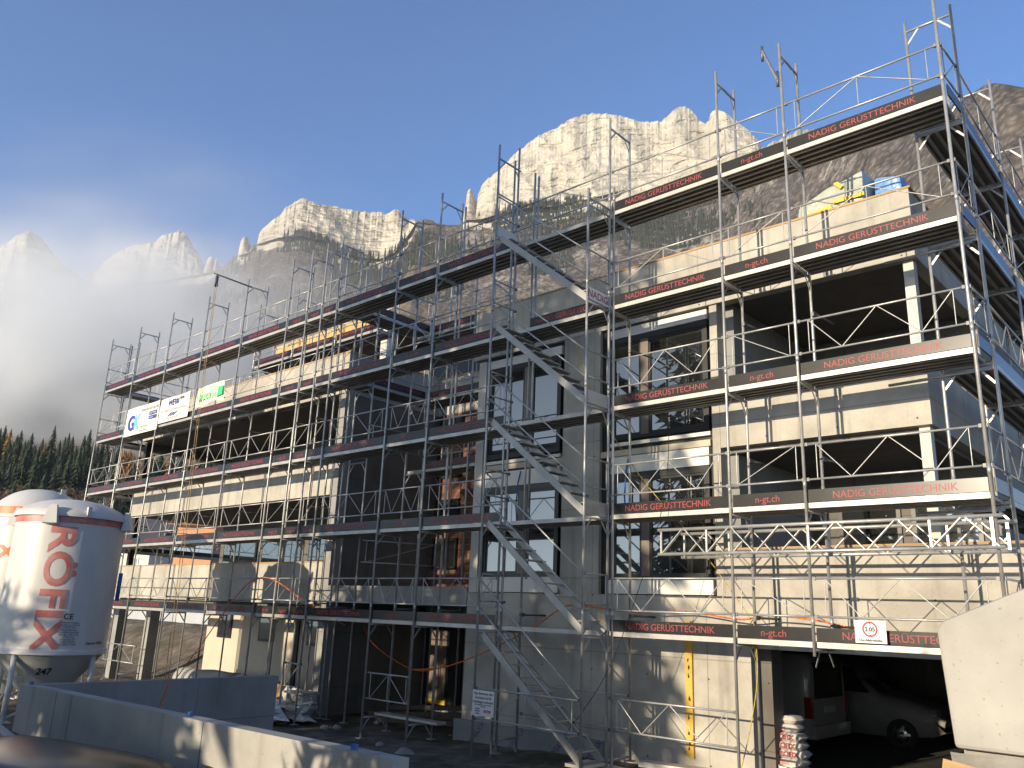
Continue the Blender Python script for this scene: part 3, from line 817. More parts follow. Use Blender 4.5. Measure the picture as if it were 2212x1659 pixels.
sg = tag(MB().box(4.26, 4.68, -.075, -.068, .10, .40).build('height_sign', M['sign']), 'white clearance sign reading 2.05 in a red ring above the garage entrance', 'sign')
b = MB(); n = 40
for k in range(n):
    t0, t1 = 2 * math.pi * k / n, 2 * math.pi * (k + 1) / n
    c = (4.465, .285)
    b.quad(*[(c[0] + r * math.cos(t), -.0765, c[1] + r * math.sin(t)) for r, t in ((.08, t0), (.103, t0), (.103, t1), (.08, t1))][::1])
b.build('sign_ring', M['signred'], sg, True)
lettering(sg, '2.05', .08, M['black'], (4.465, -.077, .257), bold=.0025)
lettering(sg, 'Durchfahrtshöhe', .045, M['black'], (4.465, -.077, .125), bold=.0015)
MB().prism([(4.45, .372), (4.48, .372), (4.465, .35)], 'y', -.078, -.0762).build('arrow_mark', M['black'], sg, True)
MB().prism([(4.45, .198), (4.465, .22), (4.48, .198)], 'y', -.078, -.0762).build('arrow_mark', M['black'], sg, True)

sg = tag(MB().box(-2.43, -1.90, -.752, -.745, -1.47, -1.04).build('warning_sign', M['sign']), 'white warning sign in German forbidding entry, hung low on the stair tower', 'sign')
for t, z, s in (('Das Betreten des', -1.115, .066), ('Gerüstes ist für', -1.185, .066), ('Unbefugte verboten!', -1.255, .06), ('Auf- und Umbauten nur durch den Ersteller', -1.29, .024), ('des Gerüstes', -1.32, .024), ('Tragkraft', -1.36, .03), ('200 kg/m2', -1.40, .03), ('2 kN/m2', -1.44, .03)):
    lettering(sg, t, s, M['black'], (-2.165 if s > .03 or 'nur' in t or 'des G' in t else -2.3, -.7525, z), bold=.001)
o = MB().box(-2.14, -1.97, -.7535, -.7525, -1.41, -1.365).build('print_block', M['signred'], sg, True)
lettering(o, 'NADIG', .034, M['sign'], (-2.055, -.7545, -1.40))

def curve_pts(pts, n=8):
    """Catmull-Rom through points"""
    P = [Vector(p) for p in pts]; P = [P[0]] + P + [P[-1]]; out = []
    for i in range(1, len(P) - 2):
        for k in range(n):
            t = k / n; a, b_, c, d = P[i - 1], P[i], P[i + 1], P[i + 2]
            out.append(.5 * ((2 * b_) + (c - a) * t + (2 * a - 5 * b_ + 4 * c - d) * t * t + (3 * b_ - a - 3 * c + d) * t ** 3))
    return out + [P[-2]]
tag(MB().path(curve_pts([(-6.2, 1.0, -1.0), (-5.0, 1.0, -.85), (-3.8, 1.05, -.45), (-2.6, 1.05, .05), (-1.7, 1.02, .5), (-.9, 1.0, .48), (0, 1.0, .42), (1.0, .98, .46), (2.0, .95, .36), (2.6, .78, .44), (3.4, .8, .38), (4.1, .75, .26), (5.2, .75, .20), (6.4, .75, .22)]), .014, 6).build('extension_cable', M['orange']), 'orange extension cable looped along the wall above the garage', 'cable')
tag(MB().path(curve_pts([(-15.2, -.25, -2.3), (-13.6, -.2, -.9), (-12.0, -.15, .55), (-11.2, -.1, .95), (-10.4, -.05, .9), (-9.2, .2, .35), (-8.2, .6, -.1)]), .014, 6).build('extension_cable', M['orange']), 'orange cable sagging from the left wing scaffold to the ground', 'cable')
tag(MB().path(curve_pts([(-10.04, 2.6, -.15), (-9.0, 2.2, -.6), (-7.6, 2.0, -1.0), (-6.4, 1.6, -1.05), (-5.2, 1.2, -.85)]), .012, 6).build('extension_cable', M['orange']), 'thin orange cable hanging in the dark recess before the door', 'cable')
tag(MB().path(curve_pts([(-1.45, .8, 5.9), (-.9, .85, 4.4), (0.1, .9, 2.9), (1.2, .9, 1.7), (2.1, .9, .55), (2.3, .75, .35)]), .008, 5).build('cord', M['ropey']), 'thin yellow cord slanting down across the right-hand windows', 'cord')
tag(MB().path(curve_pts([(2.48, .5, .3), (2.55, .4, -.5), (2.45, .2, -1.4), (2.25, .1, -2.15)]), .008, 5).build('cord', M['ropey']), 'thin yellow cord hanging beside the garage jamb', 'cord')
tag(MB().path(curve_pts([(1.35, -.1, 3.4), (1.25, -.15, 2.2), (.7, -.25, .5), (.1, -.35, -.8), (-.9, -.6, -2.1)]), .006, 5).build('cord', M['black']), 'thin black wire falling past the clamped girder to the ground', 'cord')
hr = thing('hoist', 'rope hoist with wooden-brown rope hung from a bracket on the left scaffold top', 'hoist', (-13.94, -1.0, 10.2))
b = MB(); b.tube((-13.9, .1, 9.95), (-13.98, -1.15, 10.02), .024, 8); b.build('hoist_arm', M['steel_dark'], hr)
b = MB(); b.box(-14.0, -13.94, -1.08, -1.0, 9.72, 9.97); b.tube((-14.0, -1.04, 9.66), (-13.94, -1.04, 9.66), .06, 12); b.build('pulley', M['steel_dark'], hr)
b = MB()
for dx in (-.05, .05): b.path(curve_pts([(-13.97 + dx, -1.04, 9.68), (-13.97 + dx, -1.0, 6), (-13.97 + dx * 1.5, -.9, 2), (-13.97 + dx * 2, -.8, -2.4)], 5), .009, 5)
b.build('hoist_rope', M['rope'], hr)
# planks lying on low transoms
tag(MB().box(-6.4, -4.4, .25, .52, -1.93, -1.88).build('scaffold_plank', M['alu']), 'grey scaffold plank resting low on the frame before the recess', 'plank', 'planks lying on the low frames')
tag(MB().box(-9.75, -8.95, .1, .62, -1.75, -1.70).build('scaffold_plank', M['alu']), 'short grey scaffold plank low beside the left wing corner', 'plank', 'planks lying on the low frames')
tag(MB().beam((.35, .55, -2.02), (2.3, .75, -2.0), .3, .08).build('scaffold_plank', M['alu']), 'grey aluminium plank lying on the ground at the stair foot', 'plank', 'planks lying on the low frames')
tag(MB().beam((-.55, .1, -2.1), (.55, -.05, -2.12), .5, .06).build('scaffold_plank', M['pale']), 'pale board on the ground under the lowest stair tread', 'plank', 'planks lying on the low frames')

# ---- pallets on the right roof
def soft_block(name, label, cat, x0, x1, y0, y1, z0, z1, m, slope=0.0, seed=0):
    b = MB(); n = 12; idx = {}
    for face in range(6):
        for i in range(n + 1):
            for j in range(n + 1):
                u, v = i / n, j / n
                p = [(u, v, 0), (u, v, 1), (u, 0, v), (u, 1, v), (0, u, v), (1, u, v)][face]
                idx[face, i, j] = len(b.v)
                P = Vector((x0 + (x1 - x0) * p[0], y0 + (y1 - y0) * p[1], z0 + (z1 - z0) * p[2]))
                if slope and p[2] > .01: P.z -= slope * (1 - p[0]) * p[2] ** 2
                c = Vector(((x0 + x1) / 2, (y0 + y1) / 2, (z0 + z1) / 2))
                q = noise.noise_vector(P * 2.2 + Vector((seed, 0, 0)))
                P += q * .045
                r = max(abs(p[0] - .5), .0) * 2
                k = (abs(p[0] - .5) ** 6 + abs(p[1] - .5) ** 6 + abs(p[2] - .5) ** 6) * 64
                P += (c - P) * max(0, k - 1.0) * .025
                b.v.append(tuple(P))
        for i in range(n):
            for j in range(n):
                q = (idx[face, i, j], idx[face, i + 1, j], idx[face, i + 1, j + 1], idx[face, i, j + 1])
                b._f(q if face in (1, 2, 5) else tuple(reversed(q)), True)
    return tag(b.build(name, M[m]), label, cat)
pk = soft_block('wrapped_pallet', 'stack of roofing material wrapped in greenish plastic with yellow tape on the right roof', 'pallet', 2.80, 4.10, 2.4, 3.9, 6.52, 8.70, 'tarp', .42, 1)
b = MB()
b.beam((2.78, 2.37, 7.93), (3.5, 2.37, 8.05), .03, .09); b.beam((3.55, 2.36, 8.12), (4.12, 2.36, 8.12), .03, .07); b.beam((3.60, 2.36, 8.52), (3.72, 2.36, 8.38), .03, .08)
b.build('yellow_tape', M['tape'], pk, True)
soft_block('wrapped_pallet', 'blue wrapped bundle behind the greenish stack on the right roof', 'pallet', 4.15, 4.62, 2.9, 3.6, 6.52, 8.58, 'bluetarp', -.12, 5)

# ================================================================== FOREGROUND
def silo(name, label, cx, cy, ztop, zrim, zcyl, zbase, R_=1.18, ry=0.0):
    s = thing(name, label, 'silo', (cx, cy, zbase), None)
    h = lambda z: z - zbase
    b = MB(); prof = [(R_, h(zcyl)), (R_, h(zrim))]
    b.lathe(prof, n=56); b.build('tank', M['silo'], s, True)
    b = MB(); b.lathe([(R_ + .055, h(zrim) - .02), (R_ + .055, h(zrim) + .05), (R_ + .02, h(zrim) + .09)], n=56)
    dome = [(R_ + .02 - .0, h(zrim) + .09)]
    H = ztop - zrim - .09
    for k in range(1, 13):
        t = k / 12; r = (R_ + .02) * math.cos(t * math.pi / 2) ** .8 if t < 1 else 0.001
        dome.append((max(r, .001), h(zrim) + .09 + H * math.sin(t * math.pi / 2) ** 1.0 * (.28 + .72 * math.sin(t * math.pi / 2))))
    b.lathe(dome, n=56); b.build('dome', M['silo'], s, True)
    b = MB(); b.lathe([(R_ + .03, h(zcyl) - .09), (R_ + .035, h(zcyl) + .02), (R_ + .001, h(zcyl) + .03)], n=56); b.build('ring_flange', M['silo'], s, True)
    b = MB(); b.lathe([(R_ - .02, h(zcyl) - .08), (.16, h(zcyl) - 1.35), (.14, h(zcyl) - 1.6)], n=40); b.build('hopper_cone', M['silo_grey'], s, True)
    for k in range(4):
        a = ry + R(45 + 90 * k); px, py = (R_ - .06) * math.cos(a), (R_ - .06) * math.sin(a)
        b = MB(); b.tube((px, py, 0), (px, py, h(zcyl) - .05), .06, 10); b.box(px - .13, px + .13, py - .13, py + .13, 0, .02)
        b.build('leg', M['silo'], s, True)
        a2 = ry + R(45 + 90 * (k + 1)); qx, qy = (R_ - .06) * math.cos(a2), (R_ - .06) * math.sin(a2)
        b = MB(); b.tube((px, py, .08), (qx, qy, .75), .03, 8); b.build('leg_brace', M['silo'], s, True)
    return s, R_, h
def bent(me_parent, name, R_, a0, a1, z0, z1, m, off=.004, n=14):
    b = MB()
    for k in range(n):
        t0, t1 = a0 + (a1 - a0) * k / n, a0 + (a1 - a0) * (k + 1) / n; r = R_ + off
        b.quad((r * math.cos(t0), r * math.sin(t0), z0), (r * math.cos(t1), r * math.sin(t1), z0), (r * math.cos(t1), r * math.sin(t1), z1), (r * math.cos(t0), r * math.sin(t0), z1), True)
    return b.build(name, M[m], me_parent, True)
def wrap_text(parent, body, size, m, R_, ang, z, vertical=False, bold=0.0, off=.006, name='lettering', sx=1.0):
    me = text_mesh(body, size, M[m], 'CENTER', bold).copy()
    bmm = bmesh.new(); bmm.from_mesh(me)
    for _ in range(4):                                   # long strokes need points along them to follow the curved tank
        bmesh.ops.triangulate(bmm, faces=bmm.faces[:])
        ed = [e for e in bmm.edges if e.calc_length() > .09]
        if not ed: break
        bmesh.ops.subdivide_edges(bmm, edges=ed, cuts=1)
    bmm.to_mesh(me); bmm.free()
    for v in me.vertices:
        x, zz = v.co.x * sx, v.co.z
        if vertical: x, zz = zz - size * .36, -x
        a = ang + x / R_; r = R_ + off - v.co.y
        v.co = (r * math.cos(a), r * math.sin(a), z + zz)
    o = put(name, me, parent, True); return o

def lug(parent, a, R_, z, s=1.0):
    """hooded lifting lug welded at the rim"""
    b = MB(); c, n_ = math.cos(a), math.sin(a)
    def P(r, t, zz): return (r * c - t * n_, r * n_ + t * c, zz)
    w0, w1 = .17 * s, .07 * s
    v = [P(R_ + .02, -w0, z - .22), P(R_ + .02, w0, z - .22), P(R_ + .02, w1, z + .22), P(R_ + .02, -w1, z + .22),
         P(R_ + .22, -w0, z - .2), P(R_ + .22, w0, z - .2), P(R_ + .1, w1, z + .22), P(R_ + .1, -w1, z + .22)]
    i = len(b.v); b.v += v
    for q in ((0, 1, 2, 3), (7, 6, 5, 4), (0, 4, 5, 1), (1, 5, 6, 2), (2, 6, 7, 3), (3, 7, 4, 0)): b._f(tuple(i + k for k in q))
    return b.build('lifting_lug', M['silo'], parent, True)

s2, r2, h2 = silo('plaster_silo', 'white plaster silo numbered 247 with vertical red lettering, nearer of the two silos', -12.65, -4.4, 2.56, 2.10, -.86, -2.35, ry=math.atan2(CAM.y + 4.4, CAM.x + 12.65) - .62 - R(45))
cam_a2 = math.atan2(CAM.y + 4.4, CAM.x + 12.65)
bent(s2, 'paint_band', r2, cam_a2 - 1.5, cam_a2 + 1.5, h2(1.93), h2(2.09), 'silo_red', n=40)
wrap_text(s2, 'RÖFIX', .74, 'silo_red', r2, cam_a2 - .1, h2(.5), True, .022, sx=1.32)
wrap_text(s2, 'CE', .17, 'black', r2, cam_a2 + .22, h2(-.18), False, .002)
for k, t in enumerate(('Sicherer Umgang', 'mit Silo und Druck', 'RÖFIX AG', 'Bahnhofstrasse', 'CH-9466 Sennwald', 'Tel. 081 758 11 22', 'RÖFIX AG', 'Badstrasse 23', 'A-6832 Röthis', 'Tel. 05522 41646')):
    wrap_text(s2, t, .055, 'greyprint', r2, cam_a2 + .27, h2(-.27 - .052 * k), False)
wrap_text(s2, 'Eigentum RÖFIX', .075, 'black', r2, cam_a2 + .85, h2(-.72), False)
me = text_mesh('247', .2, M['black'], 'CENTER', .006, shear=.2).copy()
for v in me.vertices:                                   # the number sits on the sloping cone
    x, zz = v.co.x, v.co.z + h2(-.86) - .52
    t = (h2(-.86) - .08 - zz) / 1.27; rr_ = (r2 - .02) + (.16 - r2 + .02) * t + .008 - v.co.y
    a = cam_a2 - .06 + x / rr_; v.co = (rr_ * math.cos(a), rr_ * math.sin(a), zz)
put('lettering', me, s2, True)
lug(s2, cam_a2 - .35, r2, h2(2.10)); lug(s2, cam_a2 + 1.2, r2, h2(2.10)); lug(s2, cam_a2 + 2.7, r2, h2(2.10)); lug(s2, cam_a2 - 1.9, r2, h2(2.1))
b = MB(); b.box(-.05, .05, -.04, .04, 0, .2); o = b.build('bracket', M['silo'], s2, True); o.location = ((r2 + .03) * math.cos(cam_a2 + .25), (r2 + .03) * math.sin(cam_a2 + .25), h2(2.12))
b = MB(); a = cam_a2 + 1.35; b.tube(((r2 + .08) * math.cos(a), (r2 + .08) * math.sin(a), h2(.9)), ((r2 + .08) * math.cos(a), (r2 + .08) * math.sin(a), h2(.25)), .05, 8)
b.build('valve_pipe', M['blue'], s2, True)

s1, r1, h1 = silo('plaster_silo', 'white plaster silo with orange bands, farther of the two and cut by the left edge', -15.6, -4.2, 3.05, 2.22, -.5, -2.35, ry=.2)
cam_a1 = math.atan2(CAM.y + 4.2, CAM.x + 15.6)
bent(s1, 'paint_band', r1 + .03, cam_a1 - 2.2, cam_a1 - .32, h1(2.42) - .14, h1(2.42) + .05, 'silo_orange', .012, 30)
bent(s1, 'paint_band', r1, cam_a1 - 2.2, cam_a1 + .25, h1(-.43), h1(-.2), 'silo_orange', n=30)
wrap_text(s1, 'RÖFIX', .42, 'silo_orange', r1, cam_a1 - 1.07, h1(1.2), False, .02, sx=1.5)
lug(s1, cam_a1 - .02, r1, h1(2.28)); lug(s1, cam_a1 + 1.7, r1, h1(2.28)); lug(s1, cam_a1 - 1.5, r1, h1(2.28))
b = MB(); b.box(-.015, .015, -.06, .06, 0, .18); o = b.build('lifting_eye', M['white'], s1, True); o.location = (.55, .3, h1(3.05) - .16)

# low concrete retaining walls of the ramp
b = MB()
V8 = lambda pts, z0, z1: (b.prism(pts, 'z', z0, z1))
b.prism([(-5.62, -7.26), (2.59, -6.86), (2.58, -6.66), (-5.42, -7.05)], 'z', -2.7, -1.0)
w1 = tag(b.build('retaining_wall', M['concrete_pale']), 'pale low concrete wall dappled by tree shade in the left foreground', 'wall')
b = MB()
for t in (.155, .215, .62): 
    x = -5.62 + 8.21 * t; y = -7.26 + .4 * t
    b.box(x - .007, x + .007, y - .003, y + .012, -2.2, -1.01)
b.build('wall_joint', M['greyprint'], w1, True)
b = MB(); b.prism([(-5.63, -7.04), (-5.43, -7.045), (-5.72, -2.72), (-5.92, -2.73)], 'z', -2.7, -1.0)
w2 = tag(b.build('retaining_wall', M['concrete_grey']), 'shaded low concrete wall running back from the corner behind the pale wall', 'wall')
for x, y, lab in ((-5.5, -7.15, 'small blue formwork cone on the far corner of the pale wall'), (-1.0, -6.93, 'small blue formwork cone midway along the pale wall top'), (1.95, -6.8, 'small blue formwork cone at the near end of the pale wall')):
    tag(MB().box(x - .03, x + .03, y - .025, y + .025, -.998, -.95).build('formwork_cone', M['blue']), lab, 'formwork cone', 'blue cones on the wall')
tag(MB().path(curve_pts([(-5.53, -5.0, -.97), (-5.44, -5.02, -1.0), (-5.43, -5.1, -1.3), (-5.42, -5.3, -1.9)]), .012, 6).build('extension_cable', M['orange']), 'short orange cable end hanging over the shaded low wall', 'cable')

# large pale concrete block on a stone wall, right foreground
bw_ = MB()
pts = [(7.10, -.385), (7.06, .30), (7.10, .355), (7.56, .555), (9.4, 1.2), (9.4, -.385)]
bw_.prism(pts, 'y', -6.32, -5.2)
blk = tag(bw_.build('concrete_block', M['concrete_pale']), 'large pale concrete upstand with a sloping top in the right foreground', 'wall')
mod = blk.modifiers.new('bevel', 'BEVEL'); mod.width = .025; mod.segments = 2
b = MB(); nx, nz = 40, 24; i0 = 0
random.seed(11)
for j in range(nz + 1):
    for i in range(nx + 1):
        u, v = i / nx, j / nz
        p = Vector((7.09 + 2.4 * u, -6.36, -2.4 + 2.0 * v)); d_ = noise.noise(p * 3.0) * .06 + noise.noise(p * 9) * .03
        b.v.append((p.x, p.y + d_ - .02, p.z))
for j in range(nz):
    for i in range(nx):
        a = j * (nx + 1) + i; b._f((a, a + 1, a + nx + 2, a + nx + 1), True)
b.box(7.12, 9.49, -6.2, -5.1, -2.4, -.4)
st = tag(b.build('stone_wall', M['stone']), 'rough grey stone wall under the pale concrete upstand', 'wall')
tag(MB().beam((7.07, -6.47, -.475), (7.38, -6.45, -.525), .06, .085, (0, .2, 1)).build('timber_offcut', M['wood']), 'short sawn timber offcut nailed below the pale upstand', 'timber')

# dark car in the bottom left corner
def smooth_body(name, sections, m, parent, cap=True):
    """loft a closed body through cross-sections [(x, [(y,z)...])]"""
    b = MB(); n = len(sections[0][1])
    for x, ring in sections: b.v += [(x, y, z) for y, z in ring]
    for s in range(len(sections) - 1):
        for k in range(n):
            k2 = (k + 1) % n; a = s * n
            b._f((a + k, a + k2, a + n + k2, a + n + k), True)
    b._f(tuple(range(n)), False); b._f(tuple(reversed([(len(sections) - 1) * n + k for k in range(n)])), False)
    return b.build(name, m, parent, True)
def car_ring(w, zb, zt, crown=.05, n=8, tuck=.06):
    """half-rounded body section: sill, flank, shoulder, crowned top"""
    r = []
    for k in range(n + 1):
        t = -1 + 2 * k / n; r.append((t * (w - .14), zt + crown * (1 - t * t)))
    r += [(w - .05, zt - .06), (w, zt - .2), (w, (zb + zt) / 2), (w - tuck, zb), (-w + tuck, zb), (-w, (zb + zt) / 2), (-w, zt - .2), (-w + .05, zt - .06)]
    return r
def wheel(parent, x, y, r=.32, w=.2):
    t = MB(); t.lathe([(r * .62, -w / 2), (r * .94, -w / 2), (r, -w / 2 + .03), (r, w / 2 - .03), (r * .94, w / 2), (r * .62, w / 2)], n=28)
    me = t.mesh('wheel', M['rubber']); me.transform(Matrix.Rotation(R(90), 4, 'X'))
    o = put('wheel', me, parent, True); o.location = (x, y, r)
    h = MB(); h.lathe([(.001, .07), (r * .2, .08), (r * .6, .05), (r * .62, -.06)], n=20)
    for k in range(5):
        a = 2 * math.pi * k / 5; h.beam((r * .15 * math.cos(a), r * .15 * math.sin(a), .085), (r * .58 * math.cos(a), r * .58 * math.sin(a), .06), .05, .02)
    me = h.mesh('rim', M['chrome']); me.transform(Matrix.Rotation(R(90 if y < 0 else -90), 4, 'X')); put('rim', me, o, True)
    return o
car = thing('parked_car', 'dark car whose bonnet shows in the bottom left corner', 'car', (-.85, -8.42, -2.27))
car.rotation_euler = (0, 0, R(20))
secs = [(-3.1, .55, .78, .7), (-2.9, .3, .95, .82), (-1.7, .22, 1.0, .87), (-.8, .22, 1.0, .87), (0.2, .22, .97, .86), (.8, .24, .93, .83), (1.15, .28, .85, .76), (1.35, .34, .72, .66), (1.42, .4, .6, .58)]
smooth_body('body', [(x, car_ring(w, zb, zt, .06 if x > -.7 else .03)) for x, zb, zt, w in secs], M['carpaint'], car)
cab = [(-3.0, .95, .98, .76), (-2.9, .95, 1.36, .62), (-2.6, .95, 1.44, .6), (-2.1, .95, 1.36, .62), (-1.35, .95, 1.0, .74)]
smooth_body('cabin', [(x, car_ring(w, zb, zt, .03)) for x, zb, zt, w in cab], M['glass_car'], car)
b = MB()
for y in (-.38, .3): b.beam((-1.4, y, 1.05), (-1.15, y + .5 * (-1 if y > 0 else -.9), 1.06), .02, .015)
b.build('wiper', M['rubber'], car, True)
for x in (.55, -2.2):
    for y in (-.8, .8): wheel(car, x, y)
for y in (-.6, .6):
    b = MB(); b.box(1.22, 1.38, y - .15, y + .15, .62, .76); b.build('headlight', M['chrome'], car, True)

# ---- inside the garage
van = thing('delivery_van', 'white delivery van parked in the dark garage with its rear window towards us', 'van', (-1.1, 5.9, -2.2))
def van_ring(w, zb, zt):
    return [(-w + .12, zt), (w - .12, zt), (w - .03, zt - .08), (w, zt - .5), (w + .0, 1.0), (w, .5), (w - .05, zb), (-w + .05, zb), (-w, .5), (-w, 1.0), (-w + .0, zt - .5), (-w + .03, zt - .08)]
smooth_body('body', [(-2.5, van_ring(.85, .3, 1.05)), (-2.3, van_ring(.9, .28, 1.15)), (-1.7, van_ring(.94, .28, 1.25)), (-.9, van_ring(.94, .28, 1.9)), (0, van_ring(.95, .28, 1.96)), (2.3, van_ring(.95, .3, 1.94)), (2.46, van_ring(.93, .33, 1.88)), (2.52, van_ring(.88, .4, 1.7))], M['vanpaint'], van)
b = MB(); b.box(2.50, 2.535, -.72, .72, 1.08, 1.78); b.build('rear_window', M['glass_car'], van, True)
for y in (-.88, .88):
    b = MB(); b.box(2.40, 2.545, y - .07, y + .07, .72, 1.12); b.build('tail_light', M['redlamp'], van, True)
b = MB(); b.box(2.53, 2.55, -.26, .26, .80, .92); b.build('number_plate', M['sign'], van, True)
b = MB(); b.box(2.46, 2.6, -.9, .9, .34, .58); b.build('bumper', M['vanpaint'], van, True)
for x in (-1.7, 1.5):
    for y in (-.86, .86): wheel(van, x, y, .33)
c2 = thing('compact_van', 'pale compact van farther back in the dark garage, its bonnet pointing right', 'van', (.9, 8.85, -2.2))
secs = [(-2.1, .4, 1.7, .82), (-1.9, .25, 1.78, .86), (0, .22, 1.80, .87), (.45, .22, 1.35, .87), (.85, .22, 1.08, .86), (1.4, .24, 1.0, .84), (1.85, .3, .86, .8), (2.08, .4, .62, .7)]
smooth_body('body', [(x, car_ring(w, zb, zt, .04)) for x, zb, zt, w in secs], M['carpale'], c2)
b = MB(); b.prism([(-.9, 1.1), (.62, 1.1), (.2, 1.62), (-.9, 1.66)], 'y', -.885, .885); b.build('side_window', M['glass_car'], c2, True)
b = MB(); b.quad((.42, -.7, 1.41), (.83, -.74, 1.13), (.83, .74, 1.13), (.42, .7, 1.41)); b.build('windscreen', M['glass_car'], c2, True)
for y in (-.62, .62):
    b = MB(); b.box(1.72, 1.98, y - .14, y + .14, .72, .86); b.build('headlight', M['chrome'], c2, True)
for x in (-1.35, 1.25):
    for y in (-.82, .82): wheel(c2, x, y, .31)
# bags of plaster and a bucket just inside the jamb
def bag_mesh():
    b = MB(); nx, ny = 10, 8
    for s in (1, -1):
        i0 = len(b.v)
        for j in range(ny + 1):
            for i in range(nx + 1):
                u, v = i / nx * 2 - 1, j / ny * 2 - 1
                e = max(0, (1 - abs(u) ** 10) * (1 - abs(v) ** 10)) ** .5
                b.v.append((u * .27, v * .19, .062 + s * .062 * e))
        for j in range(ny):
            for i in range(nx):
                a = i0 + j * (nx + 1) + i; q = (a, a + 1, a + nx + 2, a + nx + 1); b._f(q if s > 0 else tuple(reversed(q)), True)
    return b.mesh('plaster_bag', M['bag'])
bm_ = bag_mesh()
BAGS = [(2.34, 1.95, 0), (2.35, 1.97, .06), (2.33, 1.94, -.05), (2.36, 1.96, .04), (2.32, 1.95, .02), (2.30, 1.98, -.03), (2.22, 2.05, .05), (2.2, 2.1, -.1)]
for k, (x, y, a) in enumerate(BAGS):
    o = put('plaster_bag', bm_); o.location = (x, y, -2.18 + k * .128); o.rotation_euler = (0, 0, a)
    tag(o, 'white plaster bag with red print in the stack at the garage jamb' if 0 < k < 7 else ('topmost white plaster bag of the stack at the garage jamb' if k else 'lowest white plaster bag of the stack at the garage jamb'), 'bag', 'plaster bags stacked at the garage jamb')
    if k in (3, 4, 5): lettering(o, 'RÖFIX', .11, M['red'], (0, -.195, .03), bold=.003, local=True)
    b = MB(); b.box(-.15, .05, -.192, -.186, .03, .09)
    if k in (1, 2, 6): b.build('print_block', M['silo_red'], o, True)
bk = thing('bucket', 'white plastic bucket standing before the stack of bags', 'bucket', (2.42, 1.62, -2.19))
b = MB(); b.lathe([(.001, 0), (.12, 0), (.15, .3), (.155, .31), (.14, .31), (.12, .02)], n=24); b.build('pail', M['white'], bk, True)
b = MB(); b.path([(-.15, 0, .29), (-.13, -.12, .2), (0, -.17, .14), (.13, -.12, .2), (.15, 0, .29)], .004, 5); b.build('handle', M['steel'], bk, True)

# ---- bits lying round the left wing and the recess
def blob(name, label, cat, c, s, m, seed, group=None, amp=.35):
    b = MB(); n, k = 14, 9
    for j in range(k + 1):
        for i in range(n):
            t, p = 2 * math.pi * i / n, math.pi * j / k
            v = Vector((math.sin(p) * math.cos(t), math.sin(p) * math.sin(t), math.cos(p)))
            r = 1 + noise.noise(v * 1.9 + Vector((seed * 3.1, 0, 0))) * amp + noise.noise(v * 5 + Vector((0, seed, 0))) * amp * .4
            b.v.append((c[0] + v.x * r * s[0], c[1] + v.y * r * s[1], c[2] + max(v.z, -.25) * r * s[2]))
    for j in range(k):
        for i in range(n):
            i2 = (i + 1) % n; b._f((j * n + i, (j + 1) * n + i, (j + 1) * n + i2, j * n + i2), False)
    return tag(b.build(name, M[m]), label, cat, group)
for q, (p, ang, lab) in enumerate((((-15.6, 1.3, -2.0), 8, 'grey geotextile roll lying along the foot of the left wing'), ((-12.6, 1.2, -2.0), -6, 'grey geotextile roll slumped beside the right-hand cellar window'))):
    b = MB(); b.lathe([(.001, -1.3), (.34, -1.3), (.36, -1.1), (.33, -.4), (.37, .2), (.34, 1.0), (.35, 1.3), (.001, 1.3)], n=20)
    me = b.mesh('geotextile_roll', M['fleece']); me.transform(Matrix.Rotation(R(90), 4, 'Y'))
    o = put('geotextile_roll', me); o.location = p; o.rotation_euler = (0, 0, R(ang)); tag(o, lab, 'roll')
random.seed(5)
for k in range(9):
    x, y = -11.4 + random.random() * 1.9, -.6 + random.random() * 1.5
    blob('plastic_sheeting', 'crumpled white plastic sheeting heaped in front of the left wing corner', 'plastic sheeting', (x, y, -2.25), (.4 + random.random() * .3, .35, .25 + random.random() * .25), 'film', k, 'white sheeting heaped by the left wing corner', 1.3)
for k in range(14):
    x, y = -9.5 + random.random() * 5.5, -2.2 + random.random() * 4.5; s = .04 + random.random() * .10
    blob('rubble_stone', 'broken stone lying on the bare soil in front of the recess', 'stone', (x, y, -2.33), (s, s * .8, s * .6), 'stone', k + 20, 'stones strewn over the soil before the recess')
blob('rubble_stone', 'pale boulder on the soil beside the grey insulation board', 'stone', (-4.0, -.9, -2.4), (.24, .2, .2), 'stone', 51)
for k, (a, c, lab) in enumerate((((-8.6, 1.9, -2.2), (-5.6, 2.6, -2.0), 'long dark timber on the pile inside the recess, lowest'), ((-8.3, 2.3, -2.05), (-5.3, 2.9, -1.85), 'long dark timber crossing the pile inside the recess'), ((-7.8, 1.6, -2.25), (-5.2, 1.9, -2.1), 'dark timber nearest the scaffold in the recess'))):
    tag(MB().beam(a, c, .16, .1).build('timber', M['bark']), lab, 'timber', 'dark timbers piled in the recess')
tag(MB().beam((-10.15, .2, -2.35), (-10.15, .25, -1.6), .2, .06, (0, 1, 0)).build('timber', M['wood']), 'upright brown board leaning at the left wing corner', 'timber')
